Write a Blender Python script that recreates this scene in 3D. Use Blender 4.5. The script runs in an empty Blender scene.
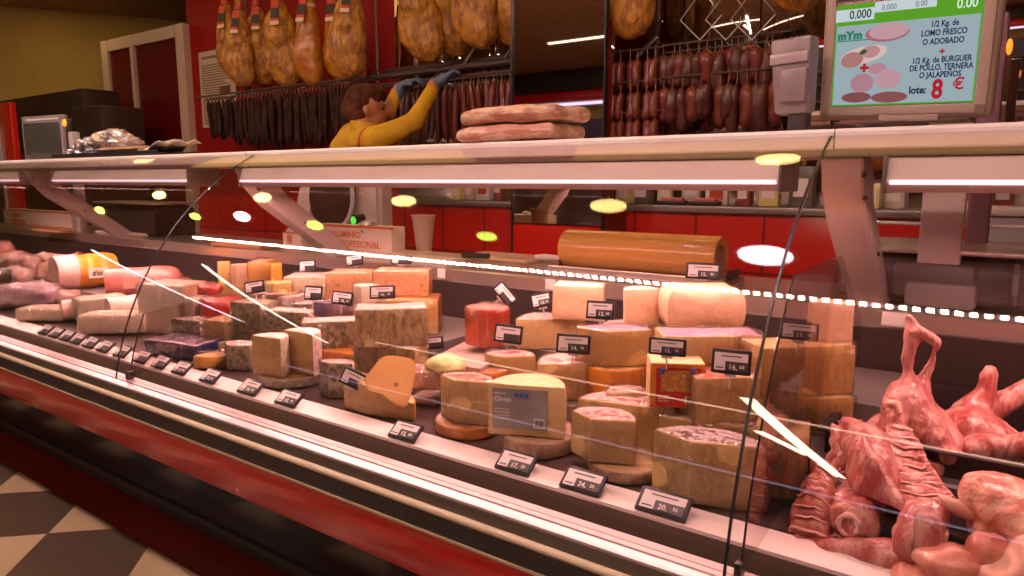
import bpy, bmesh, math, random
from mathutils import Vector, Matrix, noise, Euler
R = math.radians
C = bpy.context.scene.collection
sc = bpy.context.scene
random.seed(7)

# ---------------------------------------------------------------- camera
CAM_H = 1.30
F_PX, YAW, PITCH = 712.3, 0.62478, 0.15123
cam_data = bpy.data.cameras.new('camera')
cam = bpy.data.objects.new('camera', cam_data)
C.objects.link(cam)
cam.location = (0, 0, CAM_H)
cam.rotation_euler = (math.pi/2 - PITCH, 0, YAW)
cam_data.sensor_width = 36.0
cam_data.lens = 36.0*F_PX/1024.0
cam_data.clip_start = 0.02
sc.camera = cam

# ---------------------------------------------------------------- world, exposure
sc.view_settings.view_transform = 'Standard'
sc.view_settings.look = 'None'
sc.view_settings.gamma = 1.0
sc.view_settings.use_curve_mapping = False
sc.view_settings.exposure = 0.0
sc.cycles.transparent_max_bounces = 28
w = bpy.data.worlds.new('world'); sc.world = w; w.use_nodes = True
w.node_tree.nodes['Background'].inputs[0].default_value = (1.0, 0.62, 0.38, 1)
w.node_tree.nodes['Background'].inputs[1].default_value = 0.02

def area(name, loc, rot, sx, sy, power, color):
    l = bpy.data.lights.new(name, 'AREA'); l.shape = 'RECTANGLE'; l.size = sx; l.size_y = sy
    l.energy = power; l.color = color
    o = bpy.data.objects.new(name, l); C.objects.link(o); o.location = loc; o.rotation_euler = rot
    return o
def spot(name, loc, target, power, color, size=60, blend=0.6, rad=0.05):
    l = bpy.data.lights.new(name, 'SPOT'); l.energy = power; l.color = color
    l.spot_size = R(size); l.spot_blend = blend; l.shadow_soft_size = rad
    o = bpy.data.objects.new(name, l); C.objects.link(o); o.location = loc
    o.rotation_euler = (Vector(target)-Vector(loc)).to_track_quat('-Z', 'Y').to_euler()
    return o
# shop ceiling light over the customer side, and warm light over the service aisle
area('shop_strip_light', (-2.0, -1.9, 2.96), (R(10), 0, 0), 6.0, .05, 7, (1.0, 0.66, 0.46))
area('aisle_light', (-2.6, 2.72, 2.97), (R(8), 0, 0), 6.5, 0.5, 11, (1.0, 0.56, 0.16))
area('far_room_fill', (-7.3, 3.0, 2.97), (0, 0, 0), .8, .5, 5, (1.0, 0.66, 0.28))  # unseen fill, added to brighten the ochre wall at far left
PINK = (1.0, 0.51, 0.46)
CASE_LIGHTS = [(-5.6, -4.55, 10), (-4.15, -2.85, 18), (-2.49, -0.452, 28), (-0.245, 1.6, 15)]
for i, (xa, xb, pw) in enumerate(CASE_LIGHTS):
    area('case_tube_light', ((xa+xb)/2, 1.66, 1.262), (R(-12), 0, 0), xb-xa, 0.035, pw, PINK)

# ---------------------------------------------------------------- pixel helpers
_F = Vector((-math.sin(YAW)*math.cos(PITCH), math.cos(YAW)*math.cos(PITCH), -math.sin(PITCH)))
_R = Vector((math.cos(YAW), math.sin(YAW), 0)); _U = _R.cross(_F)
def ray(x, y): return _F + _R*((x-512)/F_PX) - _U*((y-288)/F_PX)
def P(x, y, Y):
    r = ray(x, y); v = r*(Y/r.y); return Vector((v.x, v.y, v.z+CAM_H))
def PZ(x, y, z):
    r = ray(x, y); v = r*((z-CAM_H)/r.z); return Vector((v.x, v.y, z))
def scale_at(p): return F_PX/((p-Vector((0, 0, CAM_H))).dot(_F))
def deck_z(Y): return .662
def deck_point(x, y):
    return PZ(x, y, .664)

# ---------------------------------------------------------------- materials
MATS = {}
def mat(name, col, rough=0.5, metal=0.0, bump=0.0, bscale=20.0, col2=None, nscale=8.0, lo=0.4, hi=0.6,
        coat=0.0, stretch=(1, 1, 1), dist=0.0, emit=None, estr=0.0, spec=None, sss=0.0, col3=None, wrap=0.0, detail=5):
    if name in MATS: return MATS[name]
    m = bpy.data.materials.new(name); m.use_nodes = True; MATS[name] = m
    nt = m.node_tree; N = nt.nodes; L = nt.links; b = N['Principled BSDF']
    b.inputs['Base Color'].default_value = (*col, 1); b.inputs['Roughness'].default_value = rough
    b.inputs['Metallic'].default_value = metal; b.inputs['Coat Weight'].default_value = coat
    b.inputs['Coat Roughness'].default_value = 0.12
    if spec is not None: b.inputs['Specular IOR Level'].default_value = spec
    if sss: b.inputs['Subsurface Weight'].default_value = sss; b.inputs['Subsurface Scale'].default_value = 0.02
    if emit: b.inputs['Emission Color'].default_value = (*emit, 1); b.inputs['Emission Strength'].default_value = estr
    tc = N.new('ShaderNodeTexCoord'); mp = N.new('ShaderNodeMapping'); mp.inputs['Scale'].default_value = stretch
    L.new(tc.outputs['Object'], mp.inputs['Vector'])
    oi = N.new('ShaderNodeObjectInfo'); va = N.new('ShaderNodeVectorMath'); va.operation = 'ADD'
    vs = N.new('ShaderNodeVectorMath'); vs.operation = 'SCALE'; vs.inputs['Scale'].default_value = 7.0
    cb = N.new('ShaderNodeCombineXYZ'); L.new(oi.outputs['Random'], cb.inputs[0]); L.new(oi.outputs['Random'], cb.inputs[1])
    L.new(cb.outputs[0], vs.inputs[0]); L.new(mp.outputs[0], va.inputs[0]); L.new(vs.outputs[0], va.inputs[1])
    vec = va.outputs[0]
    if col2:
        n = N.new('ShaderNodeTexNoise'); n.inputs['Scale'].default_value = nscale; n.inputs['Detail'].default_value = detail
        n.inputs['Roughness'].default_value = 0.65; n.inputs['Distortion'].default_value = dist
        r = N.new('ShaderNodeValToRGB'); r.color_ramp.elements[0].position = lo; r.color_ramp.elements[1].position = hi
        r.color_ramp.elements[0].color = (*col, 1); r.color_ramp.elements[1].color = (*col2, 1)
        if col3:
            e = r.color_ramp.elements.new(min(hi+0.1, 0.99)); e.color = (*col3, 1)
        L.new(vec, n.inputs['Vector']); L.new(n.outputs['Fac'], r.inputs['Fac']); L.new(r.outputs[0], b.inputs['Base Color'])
    last = None
    if bump:
        n2 = N.new('ShaderNodeTexNoise'); n2.inputs['Scale'].default_value = bscale; n2.inputs['Detail'].default_value = 6
        bp = N.new('ShaderNodeBump'); bp.inputs['Strength'].default_value = bump; bp.inputs['Distance'].default_value = 0.01
        L.new(vec, n2.inputs['Vector']); L.new(n2.outputs['Fac'], bp.inputs['Height']); L.new(bp.outputs[0], b.inputs['Normal']); last = bp
    if wrap:   # cling film drawn tight over the surface: a clear coat with creases
        b.inputs['Coat Weight'].default_value = wrap; b.inputs['Coat Roughness'].default_value = 0.08
        w1 = N.new('ShaderNodeTexNoise'); w1.inputs['Scale'].default_value = 14; w1.inputs['Detail'].default_value = 3
        w1.inputs['Distortion'].default_value = 2.5
        mp2 = N.new('ShaderNodeMapping'); mp2.inputs['Scale'].default_value = (1.6, 1.6, .5); mp2.inputs['Rotation'].default_value = (.5, .3, .2)
        b2 = N.new('ShaderNodeBump'); b2.inputs['Strength'].default_value = 0.8; b2.inputs['Distance'].default_value = 0.02
        L.new(vec, mp2.inputs['Vector']); L.new(mp2.outputs[0], w1.inputs['Vector'])
        L.new(w1.outputs['Fac'], b2.inputs['Height']); L.new(b2.outputs[0], b.inputs['Coat Normal'])
    return m

def emat(name, col, s):
    if name in MATS: return MATS[name]
    m = bpy.data.materials.new(name); m.use_nodes = True; MATS[name] = m
    N = m.node_tree.nodes; N.remove(N['Principled BSDF']); e = N.new('ShaderNodeEmission')
    e.inputs[0].default_value = (*col, 1); e.inputs[1].default_value = s
    m.node_tree.links.new(e.outputs[0], N['Material Output'].inputs[0]); return m

def glass_mat(name, tint=(0.97, 0.95, 0.94), f0=0.045, rough=0.0):
    m = bpy.data.materials.new(name); m.use_nodes = True; MATS[name] = m
    nt = m.node_tree; N = nt.nodes; L = nt.links; N.remove(N['Principled BSDF'])
    g = N.new('ShaderNodeNewGeometry'); d = N.new('ShaderNodeVectorMath'); d.operation = 'DOT_PRODUCT'
    L.new(g.outputs['Normal'], d.inputs[0]); L.new(g.outputs['Incoming'], d.inputs[1])
    def ma(op, a, b=None):
        n = N.new('ShaderNodeMath'); n.operation = op
        for k, v in ((0, a), (1, b)):
            if v is None: continue
            if isinstance(v, (int, float)): n.inputs[k].default_value = v
            else: L.new(v, n.inputs[k])
        return n.outputs[0]
    f = ma('ADD', ma('MULTIPLY', ma('POWER', ma('SUBTRACT', 1.0, ma('ABSOLUTE', d.outputs['Value'])), 5.0), 1-f0), f0)
    t = N.new('ShaderNodeBsdfTransparent'); t.inputs[0].default_value = (*tint, 1)
    s = N.new('ShaderNodeBsdfGlossy'); s.inputs['Roughness'].default_value = rough
    mx = N.new('ShaderNodeMixShader'); L.new(f, mx.inputs[0]); L.new(t.outputs[0], mx.inputs[1]); L.new(s.outputs[0], mx.inputs[2])
    L.new(mx.outputs[0], N['Material Output'].inputs[0]); return m

# ---------------------------------------------------------------- object helpers
def link(name, me, m, parent=None):
    o = bpy.data.objects.new(name, me); C.objects.link(o)
    ms = m if isinstance(m, (list, tuple)) else [m]
    for k in ms: o.data.materials.append(k)
    if parent: o.parent = parent
    return o
def obj(name, bm, m, parent=None, smooth=30):
    bm.normal_update()
    me = bpy.data.meshes.new(name); bm.to_mesh(me); bm.free()
    if smooth:
        me.polygons.foreach_set('use_smooth', [True]*len(me.polygons)); me.set_sharp_from_angle(angle=R(smooth))
    return link(name, me, m, parent)
def tag(o, label, cat, group=None):
    o['label'] = label; o['category'] = cat
    if group: o['group'] = group
    return o
def thing(name, label, cat, loc=(0, 0, 0), rz=0.0, group=None, rot=None):
    o = bpy.data.objects.new(name, None); C.objects.link(o); o.location = loc
    o.rotation_euler = rot if rot else (0, 0, rz); o.empty_display_size = 0.05
    return tag(o, label, cat, group)
def struct(name, bm, m, smooth=None):
    o = obj(name, bm, m, None, smooth); o['kind'] = 'structure'; return o
def dup(root, loc, rot, label=None, group=None, scale=None):
    r = root.copy(); C.objects.link(r); r.location = loc; r.rotation_euler = rot
    if scale: r.scale = scale
    if label: r['label'] = label
    if group: r['group'] = group
    for ch in list(root.children):
        c = ch.copy(); C.objects.link(c); c.parent = r
        for g in ch.children:
            d = g.copy(); C.objects.link(d); d.parent = c
    return r
def bx(bm, x0, x1, y0, y1, z0, z1, bev=0.0, M=None, mi=0, seg=2):
    r = bmesh.ops.create_cube(bm, size=1); vs = r['verts']
    for v in vs: v.co = Vector(((x0+x1)/2+v.co.x*(x1-x0), (y0+y1)/2+v.co.y*(y1-y0), (z0+z1)/2+v.co.z*(z1-z0)))
    fs = set(f for v in vs for f in v.link_faces)
    for f in fs: f.material_index = mi
    if bev:
        es = set(e for v in vs for e in v.link_edges)
        q = bmesh.ops.bevel(bm, geom=list(es), offset=bev, segments=seg, profile=0.5, affect='EDGES')
        vs = list(set(v for f in q['faces'] for v in f.verts) | set(v for v in vs if v.is_valid))
    if M is not None:
        for v in vs: v.co = M @ v.co
    return vs
def box(name, x0, x1, y0, y1, z0, z1, m, parent=None, bev=0.0, M=None, smooth=30):
    bm = bmesh.new(); bx(bm, x0, x1, y0, y1, z0, z1, bev, M); return obj(name, bm, m, parent, smooth)
def tube(bm, pts, rad, n=8, caps=True, flat=1.0):
    pts = [Vector(p) for p in pts]; rads = rad if isinstance(rad, (list, tuple)) else [rad]*len(pts)
    rings = []; up = Vector((0.13, 0.31, 1)).normalized()
    for i, p in enumerate(pts):
        d = (pts[min(i+1, len(pts)-1)]-pts[max(i-1, 0)]).normalized()
        if abs(d.dot(up)) > 0.95: up = Vector((1, 0.2, 0)).normalized()
        a = d.cross(up).normalized(); b = d.cross(a).normalized()
        rings.append([bm.verts.new(p+(a*math.cos(t)+b*math.sin(t)*flat)*rads[i]) for t in [2*math.pi*k/n for k in range(n)]])
        up = -b if b.dot(up) < 0 else b
    for r0, r1 in zip(rings, rings[1:]):
        # pick the best alignment so rings never twist
        off = min(range(n), key=lambda k: (r0[0].co-r1[k].co-(pts[0]-pts[0])).length)
        for k in range(n):
            try: bm.faces.new((r0[k], r0[(k+1) % n], r1[(k+1+off) % n], r1[(k+off) % n]))
            except ValueError: pass
        r1[:] = r1[off:]+r1[:off]
    if caps:
        for r in (rings[0], rings[-1]):
            try: bm.faces.new(r)
            except ValueError: pass
    bmesh.ops.recalc_face_normals(bm, faces=bm.faces)
def extrude_x(bm, prof, x0, x1, closed=True, mi=0):
    """a profile of (y, z) points swept along the counter"""
    a = [bm.verts.new((x0, y, z)) for y, z in prof]; b = [bm.verts.new((x1, y, z)) for y, z in prof]
    n = len(prof)
    for i in range(n if closed else n-1):
        f = bm.faces.new((a[i], a[(i+1) % n], b[(i+1) % n], b[i])); f.material_index = mi
    if closed:
        bm.faces.new(a); bm.faces.new(b)
    bmesh.ops.recalc_face_normals(bm, faces=bm.faces)
def sweep_x(name, prof, x0, x1, m, parent=None, smooth=30, closed=True):
    bm = bmesh.new(); extrude_x(bm, prof, x0, x1, closed); return obj(name, bm, m, parent, smooth)
def lathe(bm, prof, n=24, mi=0):
    rings = [[bm.verts.new((r*math.cos(2*math.pi*k/n), r*math.sin(2*math.pi*k/n), z)) for k in range(n)] for r, z in prof]
    for r0, r1 in zip(rings, rings[1:]):
        for k in range(n):
            f = bm.faces.new((r0[k], r0[(k+1) % n], r1[(k+1) % n], r1[k])); f.material_index = mi
    bm.faces.new(rings[0]); bm.faces.new(rings[-1])
    bmesh.ops.recalc_face_normals(bm, faces=bm.faces)
def rough_up(bm, amp, freq=12.0, seed=0):
    bm.normal_update(); s = Vector((seed*3.7, seed*1.3, seed*2.1))
    for v in bm.verts: v.co += v.normal*amp*noise.noise(v.co*freq+s)*1.6

def organic(name, prims, voxel, m, parent=None, smooth_it=4, amp=0.0, freq=15.0, seed=0, amp2=0.0, freq2=60):
    """one continuous body grown out of tapered limbs and rounded masses"""
    bm = bmesh.new()
    for p in prims:
        if p[0] == 's':
            _, c, r = p[:3]; rot = p[3] if len(p) > 3 else (0, 0, 0)
            q = bmesh.ops.create_uvsphere(bm, u_segments=20, v_segments=12, radius=1)
            M = Matrix.Translation(c) @ Euler(rot).to_matrix().to_4x4() @ Matrix.Diagonal((*r, 1))
            for v in q['verts']: v.co = M @ v.co
        else:
            _, a, b, ra, rb = p[:5]; a = Vector(a); b = Vector(b)
            for c, r in ((a, ra), (b, rb)):
                q = bmesh.ops.create_uvsphere(bm, u_segments=14, v_segments=10, radius=r)
                for v in q['verts']: v.co += c
            d = b-a
            if d.length > 1e-5:
                q = bmesh.ops.create_cone(bm, cap_ends=True, segments=14, radius1=ra, radius2=rb, depth=d.length)
                M = Matrix.Translation((a+b)/2) @ d.to_track_quat('Z', 'Y').to_matrix().to_4x4()
                for v in q['verts']: v.co = M @ v.co
    me = bpy.data.meshes.new(name); bm.to_mesh(me); bm.free()
    o = bpy.data.objects.new(name, me); C.objects.link(o)
    r = o.modifiers.new('r', 'REMESH'); r.mode = 'VOXEL'; r.voxel_size = voxel; r.use_smooth_shade = True
    s = o.modifiers.new('s', 'SMOOTH'); s.factor = 0.5; s.iterations = smooth_it
    dg = bpy.context.evaluated_depsgraph_get(); dg.update()
    nm = bpy.data.meshes.new_from_object(o.evaluated_get(dg)); o.modifiers.clear(); o.data = nm
    nm.name = name; bpy.data.meshes.remove(me)
    if amp or amp2:
        b2 = bmesh.new(); b2.from_mesh(nm)
        if amp: rough_up(b2, amp, freq, seed)
        if amp2: rough_up(b2, amp2, freq2, seed+3)
        b2.to_mesh(nm); b2.free()
    nm.polygons.foreach_set('use_smooth', [True]*len(nm.polygons))
    nm.materials.clear()
    for k in (m if isinstance(m, (list, tuple)) else [m]): nm.materials.append(k)
    if parent: o.parent = parent
    return o
def paint(o, rules, inv=False):
    """give faces a material slot by where they sit on the body"""
    me = o.data
    for p in me.polygons:
        for mi, test in rules:
            if test(p.center): p.material_index = mi; break

_font = {}
def text(s, size, m, parent, loc, rot=(R(90), 0, 0), name='lettering', align='LEFT', depth=0.0004, sx=1.0, bold=0.0):
    cu = bpy.data.curves.new('t', 'FONT'); cu.body = s; cu.size = size; cu.extrude = depth; cu.align_x = align
    cu.resolution_u = 3; cu.offset = bold
    o = bpy.data.objects.new('t', cu); C.objects.link(o)
    dg = bpy.context.evaluated_depsgraph_get(); dg.update()
    me = bpy.data.meshes.new_from_object(o.evaluated_get(dg)); bpy.data.objects.remove(o); bpy.data.curves.remove(cu)
    t = link(name, me, m, parent); t.location = loc; t.rotation_euler = rot; t.scale = (sx, 1, 1)
    return t
# ================================================================ materials used
ALU = mat('brushed_aluminium', (.72, .66, .62), .34, .55, bump=.05, bscale=60, stretch=(.05, 1, 1))
WHITE_METAL = mat('white_painted_metal', (.82, .76, .71), .35)
SLABM = mat('cream_top_board', (.86, .80, .76), .32)
BLACKM = mat('black_plastic', (.012, .011, .012), .35)
DARK = mat('dark_panel', (.035, .022, .022), .45)
REDGLOSS = mat('red_lacquer', (.68, .010, .008), .22, coat=.3)
GREYP = mat('grey_plastic', (.28, .25, .26), .42)
LGREYP = mat('light_grey_plastic', (.50, .46, .46), .42)
STEEL = mat('stainless_steel', (.62, .57, .55), .28, .85, bump=.04, bscale=50, stretch=(.05, 1, 1))
DSTEEL = mat('dull_steel', (.30, .27, .26), .35, .7)
GLASS = glass_mat('counter_glass')

# ================================================================ setting
X0, X1 = -6.6, 1.9          # run of the counter
WALLY = 3.40
def checker_mat():
    m = bpy.data.materials.new('checked_floor_tiles'); m.use_nodes = True
    nt = m.node_tree; N = nt.nodes; L = nt.links; b = N['Principled BSDF']
    tc = N.new('ShaderNodeNewGeometry'); sp = N.new('ShaderNodeSeparateXYZ'); L.new(tc.outputs['Position'], sp.inputs[0])
    def ma(op, a, c):
        n = N.new('ShaderNodeMath'); n.operation = op
        for k, v in ((0, a), (1, c)):
            if isinstance(v, (int, float)): n.inputs[k].default_value = v
            else: L.new(v, n.inputs[k])
        return n.outputs[0]
    s2 = math.sqrt(.5); s = .400
    u = ma('MULTIPLY', ma('ADD', sp.outputs[0], sp.outputs[1]), s2); v = ma('MULTIPLY', ma('SUBTRACT', sp.outputs[1], sp.outputs[0]), s2)
    u = ma('DIVIDE', ma('ADD', u, 1.3067+40*s), s); v = ma('DIVIDE', ma('SUBTRACT', v, 3.122-40*s), s)
    par = ma('MODULO', ma('ADD', ma('FLOOR', u, 0), ma('FLOOR', v, 0)), 2.0)
    n = N.new('ShaderNodeTexNoise'); n.inputs['Scale'].default_value = 5; n.inputs['Detail'].default_value = 6
    r1 = N.new('ShaderNodeValToRGB'); r1.color_ramp.elements[0].color = (.44, .33, .20, 1); r1.color_ramp.elements[1].color = (.60, .46, .30, 1)
    r2 = N.new('ShaderNodeValToRGB'); r2.color_ramp.elements[0].color = (.075, .05, .035, 1); r2.color_ramp.elements[1].color = (.12, .085, .055, 1)
    L.new(tc.outputs['Position'], n.inputs['Vector']); L.new(n.outputs[0], r1.inputs[0]); L.new(n.outputs[0], r2.inputs[0])
    mx = N.new('ShaderNodeMix'); mx.data_type = 'RGBA'; L.new(par, mx.inputs[0]); L.new(r2.outputs[0], mx.inputs[6]); L.new(r1.outputs[0], mx.inputs[7])
    # thin joints
    fu = ma('ABSOLUTE', ma('SUBTRACT', ma('FRACT', u, 0), .5), 0); fv = ma('ABSOLUTE', ma('SUBTRACT', ma('FRACT', v, 0), .5), 0)
    j = ma('GREATER_THAN', ma('MAXIMUM', fu, fv), .494)
    mj = N.new('ShaderNodeMix'); mj.data_type = 'RGBA'; L.new(j, mj.inputs[0]); L.new(mx.outputs[2], mj.inputs[6]); mj.inputs[7].default_value = (.10, .07, .05, 1)
    L.new(mj.outputs[2], b.inputs['Base Color']); b.inputs['Roughness'].default_value = .28
    return m
def tiles_mat(name, a, b_, w, h, off=(0, 0), rough=.2, plane='XZ', mortar=(.16, .01, .01), gap=.006):
    m = bpy.data.materials.new(name); m.use_nodes = True; nt = m.node_tree; N = nt.nodes; L = nt.links; b = N['Principled BSDF']
    g = N.new('ShaderNodeNewGeometry'); s = N.new('ShaderNodeSeparateXYZ'); c = N.new('ShaderNodeCombineXYZ'); L.new(g.outputs['Position'], s.inputs[0])
    L.new(s.outputs[0], c.inputs[0]); L.new(s.outputs[2 if plane == 'XZ' else 1], c.inputs[1])
    t = N.new('ShaderNodeTexBrick'); t.offset = 0; t.inputs['Scale'].default_value = 1; t.inputs['Mortar Size'].default_value = gap
    t.inputs['Brick Width'].default_value = w; t.inputs['Row Height'].default_value = h
    t.inputs['Color1'].default_value = (*a, 1); t.inputs['Color2'].default_value = (*b_, 1); t.inputs['Mortar'].default_value = (*mortar, 1)
    L.new(c.outputs[0], t.inputs['Vector']); L.new(t.outputs[0], b.inputs['Base Color']); b.inputs['Roughness'].default_value = rough
    return m
FLOORM = checker_mat()
REDFLOOR = tiles_mat('red_border_tiles', (.27, .018, .012), (.23, .014, .010), .57, .8, rough=.22, plane='XY')
REDTILE = tiles_mat('red_wall_tiles', (.56, .010, .010), (.50, .008, .008), .30, .30, rough=.2)
REDWALL = mat('red_wall_paint', (.27, .004, .005), .6, spec=.25)
OLIVE = mat('ochre_wall_paint', (.46, .31, .07), .8, col2=(.40, .27, .06), nscale=1.5)
def ceil_mat():
    return tiles_mat('ceiling_tiles', (.44, .25, .12), (.41, .23, .11), .6, .6, rough=.7, plane='XY', mortar=(.6, .34, .18), gap=.012)
bm = bmesh.new(); bx(bm, -9.5, 3.2, -4.6, 1.171, -.06, 0); struct('floor', bm, FLOORM)
bm = bmesh.new(); bx(bm, -9.5, 3.2, 1.1712, 5.6, -.06, .0005); struct('floor_border', bm, REDFLOOR)
bm = bmesh.new(); bx(bm, -9.5, 3.2, -4.6, 5.6, 3.0, 3.06); struct('ceiling', bm, ceil_mat())
# wall_back: red, from the red pillar to the right; olive return wall further left
bm = bmesh.new(); bx(bm, -5.75, 3.2, WALLY, WALLY+.1, 1.17, 3.0); struct('wall_back', bm, REDWALL)
bm = bmesh.new(); bx(bm, -5.75, 3.2, WALLY-.02, WALLY+.1, 0, 1.17); struct('wall_back_tiled', bm, REDTILE)
M = Matrix.Translation((-8.0, 3.75, 0)) @ Matrix.Rotation(math.atan2(1.49, .84), 4, 'Z')
bm = bmesh.new(); bx(bm, -9.5, 2.1, 0, .1, 0, 3.0, M=M); struct('wall_left', bm, OLIVE)
bm = bmesh.new(); bx(bm, -9.5, 3.2, -4.7, -4.6, 0, 3.0); struct('wall_front', bm, OLIVE)
bm = bmesh.new(); bx(bm, 3.2, 3.3, -4.6, 5.6, 0, 3.0); struct('wall_right', bm, OLIVE)

# door unit on the left end of the back wall
FRAMEM = mat('cream_door_frame', (.52, .40, .29), .5)
DOORRED = mat('red_glazed_door_leaf', (.10, .003, .004), .25)
bm = bmesh.new()
zt = P(110, 42, 3.4).z
for a, b2 in ((-7.12, -7.0), (-6.595, -6.545), (-5.84, -5.72)): bx(bm, a, b2, 3.34, 3.42, 0, zt, .004)
bx(bm, -7.0, -5.86, 3.345, 3.415, zt-.10, zt, .004)
struct('door_frame_left', bm, FRAMEM)
for k, (a, b2) in enumerate(((-7.0, -6.60), (-6.53, -5.86))):
    bm = bmesh.new(); bx(bm, a, b2, 3.365, 3.395, 0.02, zt-.10); struct('door_%d' % (k+1), bm, DOORRED)
t = box('door_handle', -5.985, -5.96, 3.32, 3.362, 1.25, 1.45, BLACKM, None, .004)
t.parent = bpy.data.objects['door_2']
# dark wall behind the glazed unit
bm = bmesh.new(); bx(bm, -7.12, -5.7, 3.43, 3.5, 0, zt); struct('wall_partition', bm, DARK)

# mirrors on the wall
def mirror_mat():
    m = bpy.data.materials.new('tinted_mirror'); m.use_nodes = True; b = m.node_tree.nodes['Principled BSDF']
    b.inputs['Base Color'].default_value = (.62, .56, .50, 1); b.inputs['Metallic'].default_value = 1; b.inputs['Roughness'].default_value = .02; return m
MIRROR = mirror_mat()
xs = [-3.35, -2.6, P(513, 100, 3.4).x-.1, P(604, 100, 3.38).x-.05, P(660, 100, 3.38).x, P(757, 100, 3.38).x, P(833, 100, 3.38).x, .55, 1.3]
for a, b2 in zip(xs, xs[1:]):
    o = tag(box('wall_mirror', a+.003, b2-.003, 3.375, 3.399, 1.18, 2.95, MIRROR, None, .002),
            'tall mirror panel on the back wall behind the hanging hams and sausages', 'mirror', 'mirror panels on the back wall')
mp = thing('mirrored_pillar', 'tall mirror-clad pillar between the hams and the short red sausages', 'pillar', (-1.83, 3.1, 0))
xl, xr = P(513, 100, 2.9).x+1.83, P(604, 100, 2.9).x+1.83
box('pillar_core', xl+.004, xr-.004, -.18, -.13, 0, 2.98, REDWALL, mp)
box('mirror_face', xl, xr, -.20, -.181, P(513, 222, 2.9).z, 2.97, MIRROR, mp)
box('red_panel', xl, xr, -.20, -.181, .05, P(513, 224, 2.9).z, REDGLOSS, mp)
box('edge_strip', xl-.008, xl, -.21, -.18, .05, 2.97, BLACKM, mp)
box('edge_strip', xr, xr+.008, -.21, -.18, .05, 2.97, BLACKM, mp)

# customer side of the shop, behind the camera: seen in the mirrors and the glass
OPP = thing('wall_shelving', 'dark wall shelving across the shop with a red band and light strip', 'shelving', (-4.0, -4.3, 0))
box('cabinet', -4.5, 5.5, -.28, .28, 2.66, 2.99, DARK, OPP, .01)
box('red_band', -4.5, 5.5, -.28, .30, 2.50, 2.655, REDGLOSS, OPP, .01)
box('strip_light', -4.5, 5.5, .10, .16, 2.462, 2.498, emat('shelf_strip_glow', (.75, .68, 1.0), 2.2), OPP)
for z in (.1, .55, 1.0, 1.45, 1.8): box('shelf', -4.5, 5.5, -.28, .2, z, z+.03, DSTEEL, OPP, .003)
box('back_panel', -4.5, 5.5, -.29, -.26, .1, 2.27, mat('shelf_back', (.10, .08, .12), .4), OPP)

# ================================================================ ceiling lights (their reflections lie on the curved glass)
def downlight(x, y, m, label, r=.085):
    t = thing('ceiling_downlight', label, 'ceiling light', (x, y, 3.0))
    bm = bmesh.new(); lathe(bm, [(r*1.2, 0), (r*1.2, -.012), (r*1.05, -.016), (r, -.010), (r*.2, -.009)], 28); obj('trim_ring', bm, WHITE_METAL, t)
    bm = bmesh.new(); lathe(bm, [(r, -.011), (r, -.017), (r*.3, -.021)], 28); obj('lamp_glass', bm, m, t)
    return t
WARMD = emat('warm_downlight_glow', (1.0, .66, .22), 17); WHITED = emat('white_downlight_glow', (1.0, .78, .95), 26)
GREEND = emat('greenish_downlight_glow', (.62, 1.0, .12), 13)
for x, w_ in ((-.92, 'third'), (-1.70, 'second'), (-3.12, 'first')): pass
names = ['yellow round downlight reflected in the glass just right of the top board seam',
         'yellow round downlight reflected in the glass above the roll of wrapping paper',
         'yellow round downlight reflected in the glass beside the slicing machine',
         'yellow round downlight reflected in the glass upon the middle slanting bracket',
         'yellow round downlight reflected in the glass near the black scale']
for x, nme in zip((-.96, -1.70, -3.11, -4.53, -5.96), names): downlight(x, (2.45 if x == -.96 else 1.60), WARMD, nme, .10)
downlight(-.924, 1.0, WHITED, 'round white-pink downlight, the brightest reflection in the glass at the right', .12)
downlight(-2.47, 1.035, GREEND, 'green-tinted downlight reflected in the glass right of the box of film', .07)
downlight(-3.96, 1.055, GREEND, 'green-tinted downlight reflected in the glass on the middle bracket foot', .085)
downlight(-4.785, 1.16, WHITED, 'white downlight reflected in the glass left of the middle bracket', .10)
downlight(-5.43, 1.106, GREEND, 'green-tinted downlight reflected in the glass beside the left glass seam', .075)
downlight(-7.03, 1.13, GREEND, 'green-tinted downlight reflected in the glass above the far black scale', .09)

def strip_light(pts, m, label, w_=.02, dotted=False):
    t = thing('ceiling_light_strip', label, 'strip light', pts[0])
    a = Vector(pts[0]); loc = [Vector(p)-a for p in pts]
    L_ = (loc[1]-loc[0]); ang = math.atan2(L_.y, L_.x); Mx = Matrix.Rotation(ang, 4, 'Z')
    bm = bmesh.new(); bx(bm, 0, L_.length, -w_*.8, w_*.8, -.012, 0, .002, Mx); obj('strip_channel', bm, WHITE_METAL, t)
    bm = bmesh.new()
    if dotted:
        d = 0
        while d < L_.length-.03:
            bx(bm, d, d+dotted*.55, -w_*.5, w_*.5, -.019, -.012, 0, Mx); d += dotted
    else: bx(bm, 0, L_.length, -w_*.5, w_*.5, -.018, -.012, 0, Mx)
    obj('light_line', bm, m, t, None); return t
STRIPG = emat('led_strip_glow', (1.0, .80, .60), 24)
STRIPL = emat('led_main_strip_glow', (1.0, .62, .54), 215)
STRIPW = emat('led_white_strip_glow', (.95, .88, 1.0), 14)
strip_light([(-5.65, .603, 3.0), (.9, .45, 3.0)], STRIPL, 'long dotted LED light strip running above the counter edge, reflected right across the glass', .034, .05)
strip_light([(-1.34, -1.5, 3.0), (-1.06, -4.5, 3.0)], STRIPG, 'LED light strip across the shop ceiling, reflected as the long bright curve before the lamb', .10)
strip_light([(-1.48, -2.55, 3.0), (-1.23, -3.2, 3.0)], STRIPG, 'short LED ceiling strip reflected as the lower bright curve before the lamb', .09)
strip_light([(-6.0, -.1, 3.0), (-6.25, -2.5, 3.0)], STRIPG, 'LED ceiling strip reflected as a slanting yellow line over the blue cheeses', .05)
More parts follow.
